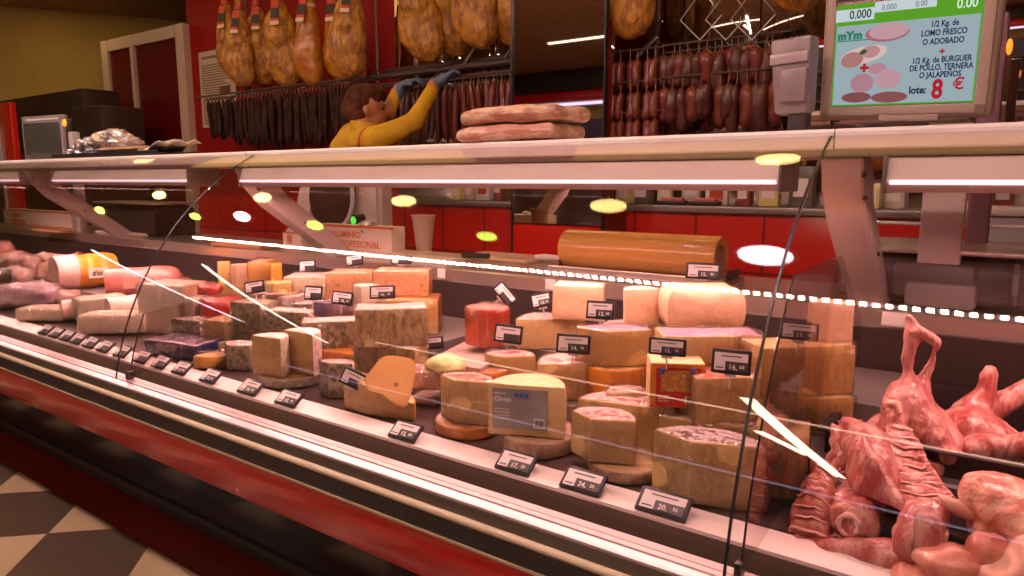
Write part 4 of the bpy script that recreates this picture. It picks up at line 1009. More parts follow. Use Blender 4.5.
bm = bmesh.new(); tube(bm, [(.24, -.028, .149), (.24, -.031, .149)], .019, 14); obj('green_ring', bm, mat('green_ring_light', (.05, .5, .05), .4, emit=(.1, 1, .1), estr=.7), kn)
t = thing('funnel_cup', 'beige tapering cup standing behind the counter left of the red panel', 'cup', P(424, 244, 2.42))
t.location.z = ws+.001
bm = bmesh.new(); lathe(bm, [(.030, 0), (.034, .01), (.052, .17), (.056, .172), (.056, .178), (.048, .178), (.030, .02)], 28); obj('cup_body', bm, mat('beige_cup', (.52, .38, .28), .4), t)

# papers and knives on the work surface
def flat(name, label, cat, pc, sx_, sy_, th, m, rz, z=0):
    p = PZ(*pc, ws+z); t = tag(box(name, -sx_/2, sx_/2, -sy_/2, sy_/2, 0, th, m, None, min(th*.4, .003)), label, cat)
    t.location = (p.x, p.y, ws+.0012+z); t.rotation_euler = (0, 0, rz); return t
BUTCH = mat('brown_greaseproof_paper', (.62, .42, .27), .6, col2=(.54, .35, .22), nscale=6); WPAP = mat('white_greaseproof_paper', (.80, .70, .62), .5)
flat('paper_stack', 'stack of white greaseproof paper in front of the black scale', 'paper stack', (130, 234), .52, .16, .016, WPAP, .05)
flat('paper_stack', 'stack of brown greaseproof paper left of the roll of wrapping paper', 'paper stack', (505, 259), .40, .20, .014, BUTCH, -.06)
flat('paper_stack', 'wide stack of white greaseproof paper right of the carton beside the middle bracket', 'paper stack', (420, 259), .46, .22, .020, WPAP, .04)
flat('cardboard_tray', 'brown cardboard tray left of the middle bracket foot', 'tray', (245, 247), .40, .12, .018, mat('brown_card', (.42, .20, .08), .6), .03)
flat('cardboard_tray', 'brown cardboard lying below the far left carton', 'tray', (52, 232), .40, .08, .014, mat('brown_card2', (.42, .22, .09), .6), .03)
def knife(label, pc, ln, rz, hm, z=.03):
    p = PZ(*pc, ws+z); t = thing('knife', label, 'knife', (p.x, p.y, ws+z), rz)
    bm = bmesh.new(); tube(bm, [(0, 0, .008), (.04, 0, .010), (.10, 0, .008), (.125, 0, .009)], [.008, .011, .009, .010], 10, flat=1.2); obj('handle', bm, hm, t)
    bm = bmesh.new(); prof = [(-.0, .012), (-ln, .008), (-ln-.02, .002), (-ln, -.014), (0, -.014)]
    a = [bm.verts.new((x, y, .007)) for x, y in prof]; b = [bm.verts.new((x, y, .0085)) for x, y in prof]; bm.faces.new(a); bm.faces.new(b)
    for k in range(5): bm.faces.new((a[k], a[(k+1) % 5], b[(k+1) % 5], b[k]))
    bmesh.ops.recalc_face_normals(bm, faces=bm.faces); obj('blade', bm, STEEL, t, None)
knife('knife with a thick black handle lying on the white paper stack', (462, 257), .16, R(12), BLACKM, .022)
knife('knife with a grey-white handle pointing at the roll of wrapping paper', (535, 259), .14, R(14), mat('grey_white_handle', (.55, .46, .44), .4), .016)

# ================================================================ scale at the right
a, b = P(836, 300, 2.16), P(1022, 300, 2.16)
SDK = mat('dark_grey_scale', (.16, .13, .14), .4)
sc_ = thing('weighing_scale', 'large grey shop scale with a rounded glass-topped tray behind the right glass', 'scale', ((a.x+b.x)/2+.04, 2.14, ws+.001))
W = (b.x-a.x)/2+.04; zt = P(930, 232, 2.14).z-ws
bm = bmesh.new(); bx(bm, -W, W, .02, .36, .012, zt-.075, .03, seg=3); obj('body', bm, mat('mauve_grey_plastic', (.13, .10, .11), .4), sc_)
bm = bmesh.new(); bx(bm, -W-.01, W+.01, .0, .38, zt-.060, zt-.045, .006); obj('tray_plate', bm, STEEL, sc_)
bm = bmesh.new(); tube(bm, [(-W, .01, zt-.045), (-W, .01, zt-.02), (-W, .37, zt), (W, .37, zt), (W, .01, zt-.02), (W, .01, zt-.045)], .006, 8); obj('tray_rim', bm, STEEL, sc_)
box('keypad_hood', -W*.45, W*.30, -.02, .06, .03, zt-.08, SDK, sc_, .02)
box('label_plate', -W*.95, -W*.72, .014, .02, .05, .085, LABW, sc_, .001)
for x in (-W*.8, W*.8): box('foot', x-.02, x+.02, .05, .09, 0, .016, BLACKM, sc_)
bm = bmesh.new(); tube(bm, [(W*.62, .02, .03), (W*.62, -.01, .06), (W*.62, -.01, zt-.10), (W*.62, .03, zt-.08)], .007, 8); obj('side_bar', bm, GREYP, sc_)
px_ = (P(915, 281, 2.13).x+P(958, 281, 2.13).x)/2; pw = (P(958, 281, 2.13).x-P(915, 281, 2.13).x)
post = thing('scale_post', 'broad pinkish-white post rising from the right scale to the price display', 'post', (px_, 2.235, ws+.001))
box('column', -pw/2, pw/2, -.10, -.052, P(936, 281, 2.13).z-ws-.02, 1.44-ws, mat('pinkish_white_plastic', (.64, .54, .53), .4), post, .004)
box('column_foot', -pw*.72, pw*.95, -.135, -.045, .01, P(936, 281, 2.13).z-ws-.004, GREYP, post, .012)

# big price display
a, b = P(821, 60, 2.0), P(997, 60, 2.0); wm = (b.x-a.x); zb_ = P(908, 119, 2.0).z; zt2 = P(908, -14, 2.0).z; hm_ = zt2-zb_
mon = thing('price_display', 'large price display with a green-topped screen advertising meat at 8 euros above the counter', 'display screen', ((a.x+b.x)/2, 2.0, zb_), 0)
mon.rotation_euler = (R(-7), R(2.2), R(-1.5)); mon.rotation_euler = (R(7), R(1.5), R(-2))
bm = bmesh.new(); bx(bm, -wm/2, wm/2, 0, .055, 0, hm_, .014, seg=3); obj('casing', bm, mat('taupe_casing', (.33, .245, .20), .4), mon)
bz = .022
bm = bmesh.new()
for x0, x1, z0, z1 in ((-wm/2+.012, wm/2-.012, .012, .034), (-wm/2+.012, wm/2-.012, hm_-.02, hm_-.008), (-wm/2+.012, -wm/2+.030, .012, hm_-.01), (wm/2-.036, wm/2-.012, .012, hm_-.01)):
    bx(bm, x0, x1, -.007, .002, z0, z1, .003)
obj('bezel', bm, mat('taupe_bezel', (.40, .30, .25), .38), mon)
box('lower_lip', -wm*.12, wm*.22, -.006, .001, -.004, .012, mat('taupe_bezel', (0, 0, 0)), mon, .003)
sx0, sx1, sz0, sz1 = -wm/2+.031, wm/2-.037, .036, hm_-.034
def em(n, c, s=1.0): return emat('screen_'+n, c, s)
SW, SH = sx1-sx0, sz1-sz0
scr = box('screen', sx0, sx1, -.0045, -.0005, sz0, sz1, em('pale_blue', (.46, .58, .64), .68), mon)
def rect(u0, u1, v0, v1, c, n, dy=-.0052, nm='screen_area'): return box(nm, sx0+u0*SW, sx0+u1*SW, dy, dy+.0006, sz0+v0*SH, sz0+v1*SH, em(n, c), scr)
GRN = (.10, .33, .02)
rect(0, 1, .80, 1.0, GRN, 'green'); rect(0, .012, 0, .8, GRN, 'green'); rect(0, 1, 0, .015, GRN, 'green'); rect(.988, 1, 0, .8, GRN, 'green')
rect(.0, .28, .84, .955, (.55, .62, .64), 'field', -.0058); rect(.28, .70, .90, 1.0, (.55, .62, .64), 'field', -.0058)
def st(s, sz, u, v, c, n, al='LEFT', b_=.0004, sx=1): return text(s, sz, em(n, c), scr, (sx0+u*SW, -.0062, sz0+v*SH), align=al, bold=b_, sx=sx, name='screen_lettering')
NAVYC = (.015, .02, .07)
st('0.000', .028, .10, .862, (.02, .05, .04), 'dark', sx=.8); st('0.000', .018, .33, .915, (.10, .14, .14), 'mid', sx=.8, b_=0); st('0.00', .018, .56, .915, (.10, .14, .14), 'mid', sx=.8, b_=0)
st('0.00', .030, .83, .862, (.70, .80, .66), 'light', sx=.8)
for s, v in (('1/2 Kg. de', .715), ('LOMO FRESCO', .635), ('O ADOBADO', .555), ('1/2 Kg. de BURGUER', .385), ('DE POLLO, TERNERA', .315), ('O JALAPEÑOS', .245)):
    st(s, .0185, .765, v, NAVYC, 'navy', 'CENTER', .0005, .74)
st('lote:', .024, .565, .10, NAVYC, 'navy', b_=.0008, sx=.85); st('8', .060, .72, .05, (.42, .015, .03), 'crimson', b_=.002, sx=.75); st('€', .036, .855, .125, (.42, .015, .03), 'crimson', b_=.0008)
REDX = (.45, .02, .02)
for u, v, k in ((.765, .485, .018), (.235, .375, .032)):
    rect(u-k, u+k, v-k*.45, v+k*.45, REDX, 'redcross', -.0068); rect(u-k*.33, u+k*.33, v-k*1.35, v+k*1.35, REDX, 'redcross', -.0068)
st('mYm', .026, .025, .665, (.03, .20, .12), 'teal', b_=.0016).location.y = -.0078; 0
rect(.015, .28, .645, .655, (.04, .22, .12), 'teal')
def blob(pts, c, n, nm, dy=-.0060):
    bm = bmesh.new(); v = [bm.verts.new((sx0+u*SW, dy, sz0+w2*SH)) for u, w2 in pts]; f = bm.faces.new(v)
    q = bmesh.ops.extrude_face_region(bm, geom=[f])
    for g_ in q['geom']:
        if isinstance(g_, bmesh.types.BMVert): g_.co.y += .0006
    bmesh.ops.recalc_face_normals(bm, faces=bm.faces); return obj(nm, bm, em(n, c), scr, None)
def ell(cu, cv, ru, rv, rot=0, n=24): return [(cu+ru*math.cos(a)*math.cos(rot)-rv*math.sin(a)*math.sin(rot), cv+ru*math.cos(a)*math.sin(rot)+rv*math.sin(a)*math.cos(rot)) for a in [2*math.pi*k/n for k in range(n)]]
blob(ell(.38, .70, .155, .085, .05), (.36, .14, .15), 'porkedge', 'pork_slice_picture'); blob(ell(.39, .715, .14, .078, .05), (.52, .30, .34), 'porkpink', 'pork_slice_picture', -.0066)
blob(ell(.22, .50, .175, .085, .28), (.62, .48, .44), 'fatpink', 'pork_chop_picture'); blob(ell(.14, .46, .085, .075, .5), (.40, .18, .16), 'chop', 'pork_chop_picture', -.0066); blob(ell(.27, .53, .07, .06, .2), (.46, .24, .24), 'chop2', 'pork_chop_picture', -.0066)
blob(ell(.22, .53, .03, .02, .6), (.05, .08, .03), 'herb', 'herb_picture', -.0072)
for u, v, a_, b_, c, n in ((.33, .36, .065, .055, (.46, .22, .27), 'b0'), (.225, .225, .085, .095, (.42, .20, .25), 'b1'), (.41, .255, .095, .095, (.50, .28, .33), 'b2'), (.19, .085, .11, .052, (.22, .07, .07), 'b3'), (.43, .075, .13, .055, (.24, .08, .08), 'b4')):
    blob(ell(u, v, a_, b_), c, n, 'burger_picture', -.0060-.0004*'b0b1b2b3b4'.index(n)/2)
box('mount', -.04, .04, .055, .10, .02, .12, GREYP, mon, .01)
# second display, turned away
a, b = P(776, 110, 1.98), P(813, 110, 1.98)
d2 = thing('scale_display', 'mauve-grey display seen from its back corner just left of the large price display', 'scale display', ((a.x+b.x)/2, 1.90, P(800, 115, 1.93).z), R(-14))
h2 = P(800, 38, 1.93).z-d2.location.z; w2_ = (b.x-a.x)+.02
bm = bmesh.new(); bx(bm, -w2_/2, w2_/2, 0, .05, 0, h2, .012)
for v in bm.verts:
    v.co.x += (h2-v.co.z)*.12 if v.co.x < 0 else 0
obj('shell', bm, mat('mauve_shell', (.24, .18, .19), .35), d2)
box('top_band', -w2_/2+.008, w2_/2-.004, -.006, .002, h2*.66, h2*.80, mat('mauve_light', (.42, .33, .34), .3), d2, .003)
box('lower_face', -w2_*.12, w2_/2-.002, -.012, .002, .03, h2*.58, mat('mauve_shell', (0, 0, 0)), d2, .004)
box('neck', .0, .05, .01, .04, -(d2.location.z-1.4065), .02, DARK, d2, .004)
pc = thing('purple_column', 'purple-grey upright with a small orange lamp right of the large price display', 'post', (P(991, 90, 2.43).x, 2.42, ws+.001))
box('upright', -.028, .028, 0, .05, 0, 1.75-ws, mat('purple_grey_upright', (.20, .09, .13), .4), pc, .01)
bm = bmesh.new(); q = bmesh.ops.create_uvsphere(bm, u_segments=14, v_segments=10, radius=1)
for v in bm.verts: v.co = Vector((v.co.x*.008+.033, v.co.y*.008, v.co.z*.022+1.655-ws))
obj('orange_lamp', bm, mat('orange_lens_glow', (.9, .35, .03), .3, emit=(1, .34, .03), estr=.9), pc)

# ================================================================ things on the top board
ZT = 1.4055
fo = thing('foil_tray_stack', 'dark tray heaped with crumpled silver foil and brown parcels on the top board', 'tray', (P(118, 152, 1.76).x, 1.77, ZT))
wx = (P(172, 150, 1.76).x-P(66, 150, 1.76).x)/2
bm = bmesh.new(); bx(bm, -wx, wx, -.10, .12, 0, .014, .005); bx(bm, -wx, wx, -.10, -.092, .01, .024, .003); bx(bm, -wx, wx, .112, .12, .01, .024, .003); obj('tray', bm, BLACKM, fo)
FOIL = mat('silver_foil', (.78, .70, .74), .22, .75, bump=.5, bscale=30)
bm = bmesh.new(); random.seed(5)
for x, z, s, sx_ in ((-.55, .03, .05, 1.7), (-.38, .05, .055, 1.4), (-.20, .062, .060, 1.5), (-.02, .068, .058, 1.5), (-.62, .026, .03, 1.6), (.12, .05, .05, 1.4), (-.3, .03, .05, 2.2), (0, .03, .05, 2.0)):
    q = bmesh.ops.create_icosphere(bm, subdivisions=3, radius=1)
    for v in q['verts']: v.co = Vector((x*wx*1.35+v.co.x*s*sx_, random.uniform(-.02, .02)*0+v.co.y*s*1.2, max(z*1.3+v.co.z*s*.75, .012)))
rough_up(bm, .020, 30, 1); rough_up(bm, .010, 70, 2)
for v in bm.verts: v.co.z = max(v.co.z, .015)
obj('foil_heap', bm, FOIL, fo, 0)
bm = bmesh.new()
for k, x in enumerate((-.02, .16, .34, .50)):
    q = bmesh.ops.create_icosphere(bm, subdivisions=2, radius=1)
    for v in q['verts']: v.co = Vector((x*wx+v.co.x*.12, -.03+v.co.y*.06, .035+v.co.z*.018))
obj('brown_parcels', bm, mat('brown_parcel', (.34, .20, .11), .6, bump=.4), fo)
bm = bmesh.new(); q = bmesh.ops.create_grid(bm, x_segments=8, y_segments=5, size=1)
for v in bm.verts: v.co = Vector((wx*.86+v.co.x*.13, v.co.y*.08, .045+.02*v.co.x+.012*math.sin(v.co.y*6+v.co.x*4)))
bmesh.ops.solidify(bm, geom=list(bm.faces), thickness=.004); obj('cream_paper', bm, mat('cream_paper', (.72, .60, .48), .6), fo)

# pork belly slabs
BELLY = mat('cured_belly_fat', (.72, .46, .30), .4, col2=(.40, .13, .09), nscale=11, lo=.46, hi=.60, bump=.7, bscale=26, wrap=.5, stretch=(1, 1.5, 3.5), col3=(.66, .36, .24))
BELLY2 = mat('cured_belly_red', (.58, .24, .16), .4, col2=(.76, .52, .36), nscale=11, lo=.45, hi=.58, bump=.7, bscale=26, wrap=.5, stretch=(1, 1.5, 4))
def slab_meat(label, x0, x1, z0, h, m, seed):
    a, b = P(x0, 125, 1.72), P(x1, 125, 1.72); w_ = b.x-a.x
    t = thing('pork_belly', label, 'pork belly', ((a.x+b.x)/2, 1.74, z0), 0)
    bm = bmesh.new(); bx(bm, -w_/2, w_/2, -.10, .10, 0, h, .022, seg=4); bmesh.ops.subdivide_edges(bm, edges=[e for e in bm.edges if e.calc_length() > .05], cuts=7, use_grid_fill=True)
    for v in bm.verts:
        if v.co.x < -w_*.3: v.co.z *= 1-.25*((-v.co.x-w_*.3)/(w_*.2))
    rough_up(bm, .006, 10, seed); zm = min(v.co.z for v in bm.verts)
    for v in bm.verts: v.co.z = max(v.co.z-zm-.003, 0)
    obj('meat_slab', bm, m, t, 60)
slab_meat('lower slab of cured pork belly lying on the cream top board', 469, 566, ZT, .047, BELLY2, 4)
slab_meat('upper slab of cured pork belly stacked on the other one', 474, 572, ZT+.049, .048, BELLY, 6)
# ================================================================ hanging hams
HAMM = mat('cured_ham_skin', (.50, .24, .018), .42, col2=(.20, .065, .010), nscale=22, lo=.40, hi=.62, bump=1.0, bscale=42, col3=(.46, .23, .03), coat=.12, stretch=(1.3, 1.3, .6))
HAMS = mat('smooth_orange_ham_skin', (.52, .22, .015), .32, col2=(.36, .12, .012), nscale=9, bump=.3, bscale=12, coat=.3)
CORD = mat('pale_cord', (.30, .22, .14), .8)
LRED = mat('red_ham_label', (.45, .05, .02), .5); LWHT = mat('white_ham_label', (.62, .50, .36), .6); LBLK = mat('black_ham_label', (.02, .02, .025), .5)
HOOF = mat('dark_hoof', (.05, .035, .03), .5)
def ham_proto(m, seed, slim=1.0, kind=0):
    t = thing('cured_ham', 'cured ham', 'cured ham', (0, 0, 0))
    # hangs from the origin: hoof on top, round end below, total .74
    prims = [('c', (0, 0, -.06), (.01, 0, -.20), .022, .026), ('c', (.01, 0, -.18), (.01, 0, -.30), .030, .062*slim),
             ('c', (.01, 0, -.27), (-.005, 0, -.42), .055*slim, .088*slim), ('s', (.0, 0, -.40), (.100*slim, .065, .17)), ('s', (-.005, 0, -.52), (.122*slim, .070, .160), (0, .12, 0)),
             ('s', (.015, .01, -.60), (.105*slim, .068, .125), (0, -.15, 0)), ('s', (-.045*slim, .0, -.46), (.065*slim, .055, .12), (0, .25, 0))]
    organic('ham_body', prims, .014, m, t, 3, .005, 9, seed, .0035, 34)
    bm = bmesh.new(); tube(bm, [(-.002, 0, -.09), (0, 0, -.055), (.004, -.010, -.022), (.008, -.022, -.004)], [.021, .019, .021, .012], 10); obj('hoof', bm, HOOF, t)
    bm = bmesh.new(); tube(bm, [(.0, .0, .10), (.012, .014, .02), (.018, .02, -.08), (.0, .026, -.11), (-.018, .018, -.08), (-.010, .014, .02), (0, 0, .10)], .003, 6); obj('cord', bm, CORD, t)
    bm = bmesh.new(); tube(bm, [(.004, 0, -.155), (.006, 0, -.20), (.009, 0, -.255)], [.031, .032, .041], 16, caps=False); b = obj('label_band', bm, LRED if kind != 1 else LBLK, t)
    bm = bmesh.new(); tube(bm, [(.008, 0, -.235), (.009, 0, -.262)], [.0395, .046], 16, caps=False); obj('white_strip', bm, LWHT, b)
    bm = bmesh.new(); tube(bm, [(.005, 0, -.185), (.0065, 0, -.212)], [.0332, .0335], 16, caps=False); obj('dark_strip', bm, LBLK, b)
    Mt = Matrix.Translation((.01, -.060, -.235)) @ Matrix.Rotation(R(-16), 4, 'X')
    pt = box('paper_tag', -.026, .026, 0, .002, -.13, .04, LRED, t, 0, Mt)
    box('tag_print', -.026, .026, -.001, .0005, -.085, -.02, LBLK, pt, 0, Mt); box('tag_foot', -.028, .028, -.0012, .0005, -.13, -.105, LWHT, pt, 0, Mt)
    return t
h1 = ham_proto(HAMM, 1); h2_ = ham_proto(HAMM, 5, 1.12); h3 = ham_proto(HAMS, 9, .78, 1)
protos = [h1, h2_, h3]; used = set()
hams = [(225, 84, 22, 0, -6, 1, 'leftmost cured ham, above the poster, turned half sideways'),
        (244, 88, 26, 0, 2, .95, 'second cured ham from the left with a red and white neck label'),
        (257, 86, 26, 1, -3, .98, 'third cured ham from the left, behind the broad one'),
        (277, 89, 40, 1, -4, 1.04, 'broad cured ham with a small white tag at the right end of the left cluster'),
        (313, 87, 22, 2, 2, 1.03, 'slim orange-skinned ham left of the smooth pair, with a dark fold'),
        (335, 86, 22, 2, -2, 1.02, 'smooth slim orange ham hanging above the dark sausages'),
        (359, 78, 30, 0, 5, .98, 'cured ham hanging directly over the reaching worker\'s hair'),
        (404, 66, 40, 1, -8, 1.0, 'cured ham hanging over the worker\'s gloved left hand'),
        (432, 60, 42, 1, -8, .98, 'cured ham over the worker\'s raised right hand'),
        (463, 52, 44, 1, -5, 1.0, 'large cured ham second to the left of the mirrored pillar'),
        (489, 52, 38, 0, -8, 1.0, 'cured ham behind the one touching the mirrored pillar'),
        (508, 46, 30, 1, -6, .96, 'cured ham cut off by the left edge of the mirrored pillar'),
        (614, 33, 34, 1, -4, 1.0, 'cured ham just right of the mirrored pillar'),
        (652, 38, 44, 1, 8, 1.0, 'broad cured ham above the short red sausages'),
        (790, 14, 44, 1, 0, 1.0, 'round end of a ham showing above the turned-away display')]
for px, pb, wpx, kd, tilt, s_, lab in hams:
    Y = 3.13 if px in (225, 257, 335, 432, 489, 614) else (3.05 if px == 508 else 3.02); p = P(px, pb, Y); top = p.z+.74*s_*.98
    pr = protos[kd]; rot = (0, R(tilt), R({0: 18, 1: 24, 2: 30}[kd]+(px*37 % 30)-15))
    loc = Vector((p.x+math.sin(R(tilt))*.3*-1, Y, top))
    if kd not in used:
        used.add(kd); pr.location = loc; pr.rotation_euler = rot; pr.scale = (s_,)*3; pr['label'] = lab; pr['group'] = 'cured hams hanging over the service aisle'
    else: dup(pr, loc, rot, lab, 'cured hams hanging over the service aisle', (s_,)*3)
rack = thing('hanging_rack', 'dark metal rack of bars and braces from which the hams and sausages hang', 'rack', (-2.5, 3.06, 2.98))
RM = mat('dark_rack_metal', (.10, .065, .055), .4, .5)
def bar_at(z, y, x0, x1, nm='bar', r=.011):
    bm = bmesh.new(); tube(bm, [(x0+2.5, y-3.06, z-2.98), (x1+2.5, y-3.06, z-2.98)], r, 8); return obj(nm, bm, RM, rack)
zs = P(480, 74, 3.05).z
bar_at(2.74, 3.09, -5.3, -2.12); bar_at(2.74, 3.09, -1.55, .6); bar_at(2.80, 3.25, -5.3, .6)
bar_at(zs, 3.05, -3.45, -2.12, r=.007); bar_at(zs-.005, 3.10, -3.45, -2.12, r=.007); ZBK = P(280, 88, 3.05).z; bar_at(ZBK, 3.03, -5.05, -3.25, r=.007); bar_at(ZBK-.01, 3.10, -5.05, -3.25, r=.007)
ZD = P(410, 83, 3.14).z; bar_at(ZD, 3.14, -3.35, -2.45, r=.007)
for zz_, yy_ in ((52, 3.02), (84, 3.0), (114, 2.99)): bar_at(P(634, zz_-1, yy_).z+.005, yy_, P(606, 60, yy_).x, P(662, 60, yy_).x, r=.004)
for zz_, yy_ in ((42, 3.05), (76, 3.02), (50, 3.16), (86, 3.14)): bar_at(P(722, zz_-2, yy_).z+.005, yy_, P(662, 60, yy_).x, P(790, 60, yy_).x, r=.005)
for x in (-4.72, -3.38, -2.75, -2.2, -1.5, -.3, .5):
    bm = bmesh.new(); tube(bm, [(x+2.5, .19, -.0), (x+2.5, .19, zs-2.98)], .009, 8); tube(bm, [(x+2.5, .19, zs-2.98+.12), (x+2.5, -.01, zs-2.98)], .009, 8); obj('brace', bm, RM, rack)
bar_at(P(470, 66, 3.12).z, 3.12, -3.3, -2.12, r=.018); bar_at(P(480, 60, 3.24).z, 3.24, -3.3, -2.12, r=.016)
for x in (-2.62, -2.35):
    bm = bmesh.new(); tube(bm, [(x+2.5, .10, P(470, 66, 3.12).z-2.98), (x+2.64, .16, 2.12-2.98)], .012, 8); obj('brace', bm, RM, rack)

# ---------------- sausages
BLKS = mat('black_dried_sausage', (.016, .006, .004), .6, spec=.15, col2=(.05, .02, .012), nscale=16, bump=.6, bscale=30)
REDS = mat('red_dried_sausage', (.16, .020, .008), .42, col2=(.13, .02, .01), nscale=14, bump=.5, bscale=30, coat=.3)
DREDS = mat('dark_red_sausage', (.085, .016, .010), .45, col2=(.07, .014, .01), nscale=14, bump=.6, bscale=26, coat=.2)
def sausage_proto(ln, r, m, bend=.02, seed=0, links=1):
    t = thing('hanging_sausage', 'sausage', 'sausage', (0, 0, 0))
    bm = bmesh.new(); n = 12
    pts = []; rs = []
    for i in range(n+1):
        f = i/n; pts.append((bend*math.sin(f*math.pi), .004*math.sin(f*5+seed), -.04-ln*f)); rs.append(r*max(.16, (1-abs(2*f-1)**6))*(1+.06*math.sin(f*9+seed)))
    tube(bm, pts, rs, 9); rough_up(bm, r*.10, 40, seed); obj('sausage_body', bm, m, t, 60)
    bm = bmesh.new(); tube(bm, [(0, 0, .01), (.002, 0, -.02), (0, 0, -.042)], .0018, 5); obj('string', bm, CORD, t)
    return t
def hang(proto_list, spots, label, group):
    first = set()
    for i, (p, rz, s) in enumerate(spots):
        k = i % len(proto_list); pr = proto_list[k]; rot = (random.uniform(-.04, .04), random.uniform(-.05, .05), rz)
        if k not in first: first.add(k); pr.location = p; pr.rotation_euler = rot; pr.scale = (s[0], s[0], s[1]); pr['label'] = label; pr['group'] = group
        else: dup(pr, p, rot, label, group, (s[0], s[0], s[1]))
random.seed(11)
sp = []
for row, (Y, dz, cnt) in enumerate(((3.03, 0, 40), (3.10, -.01, 34))):
    for k in range(cnt):
        px = 208+(352-208)*(k+.5*row)/cnt; top = 94-(px-208)*.075
        ln = .78+.32*math.sin(min(1, (px-205)/60)*1.45) + .05*math.sin(px*.3)
        q_ = P(px, top-3, Y); q_.z = ZBK+dz; sp.append((q_, random.uniform(0, 6), (1, ln)))
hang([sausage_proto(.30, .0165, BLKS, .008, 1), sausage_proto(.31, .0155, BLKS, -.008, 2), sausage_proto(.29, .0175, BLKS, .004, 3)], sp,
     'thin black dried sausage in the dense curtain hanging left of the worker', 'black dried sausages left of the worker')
sp = []
for k in range(17):
    px = 446+(512-446)*(k+.3)/17; q_ = P(px, 71, 3.05+.05*(k % 2)); q_.z = zs-.005*(k % 2); sp.append((q_, random.uniform(0, 6), (1, random.uniform(.8, 1.12))))
hang([sausage_proto(.33, .019, REDS, .012, 1), sausage_proto(.30, .018, REDS, -.014, 4)], sp, 'long straight red dried sausage hanging between the worker and the mirrored pillar', 'long red sausages right of the worker')
sp = []
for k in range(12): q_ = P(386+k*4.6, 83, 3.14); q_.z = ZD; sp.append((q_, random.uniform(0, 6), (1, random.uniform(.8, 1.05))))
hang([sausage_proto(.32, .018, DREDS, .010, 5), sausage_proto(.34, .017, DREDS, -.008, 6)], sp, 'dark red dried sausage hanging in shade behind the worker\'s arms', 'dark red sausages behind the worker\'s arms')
sp = []
for tier, (ty, Y) in enumerate(((52, 3.02), (84, 3.0), (114, 2.99))):
    for k in range(6):
        px = 612+k*8.6+random.uniform(-1, 1); q_ = P(px, ty, Y); q_.z = P(634, ty-1, Y).z+.003; sp.append((q_, random.uniform(-.5, .5), (1, 1 if tier < 2 else .8)))
hang([sausage_proto(.135, .023, REDS, .006, 7), sausage_proto(.130, .0235, REDS, -.006, 8)], sp, 'short plump red sausage in the three-tier strings just right of the mirrored pillar', 'short red sausages right of the pillar')
sp = []
for tier, (ty, Y, n_) in enumerate(((42, 3.05, 14), (76, 3.02, 13), (50, 3.16, 13), (86, 3.14, 12))):
    for k in range(n_):
        px = 664+k*(118/n_)+random.uniform(-2, 2); q_ = P(px, ty, Y); q_.z = P(722, ty-2, Y).z+.003; sp.append((q_, random.uniform(-1, 1), (1.1, random.uniform(.85, 1.25))))
hang([sausage_proto(.16, .030, DREDS, .008, 9), sausage_proto(.17, .028, DREDS, -.010, 10), sausage_proto(.155, .031, REDS, .010, 11)], sp,
     'dark plump cured sausage in the tangle hanging left of the turned-away display', 'dark cured sausages left of the displays')
for k in range(3):
    tr = thing('wire_hanger', ('triangular wire hanger with hook above the dark cured sausages, leftmost', 'triangular wire hanger with hook above the dark cured sausages, middle one', 'triangular wire hanger with hook above the dark cured sausages, rightmost')[k], 'hanger', P(700+k*26, 40, 3.0))
    bm = bmesh.new(); tube(bm, [(0, 0, .20), (-.09, 0, .09), (0, 0, 0), (.09, 0, .09), (0, 0, .20), (.01, 0, .23)], .004, 6); obj('wire', bm, STEEL, tr)

# poster on the red pillar
a, b = P(203, 128, 3.385), P(238, 128, 3.385)
po = thing('wall_poster', 'pale printed price poster on the red wall behind the leftmost hams', 'poster', (a.x, 3.39, a.z))
pw_, ph = b.x-a.x, P(203, 52, 3.385).z-a.z
box('sheet', 0, pw_, -.004, 0, 0, ph, mat('aged_white_paper', (.52, .42, .30), .7), po)
bm = bmesh.new()
for k in range(24): bx(bm, .03, pw_*(.80+.12*math.sin(k*2.3)), -.0052, -.0042, ph*(.05+k*.033), ph*(.05+k*.033)+.010)
obj('printed_lines', bm, mat('brown_print', (.20, .13, .09), .6), po, None)
box('picture', pw_*.55, pw_*.85, -.0056, -.0042, ph*.42, ph*.52, mat('dark_picture', (.15, .05, .04), .5), po); box('header', .04, pw_*.6, -.0052, -.0042, ph*.90, ph*.935, mat('brown_print', (0, 0, 0)), po)
fl = thing('wall_flyer', 'small red flyer pinned on the wall above the worker\'s hair', 'flyer', P(355, 92, 3.38))
box('sheet', 0, .12, -.003, 0, 0, .16, REDWALL if False else mat('orange_red_flyer', (.62, .09, .03), .5), fl); box('print_block', .02, .10, -.004, -.0028, .04, .10, LBLK, fl)

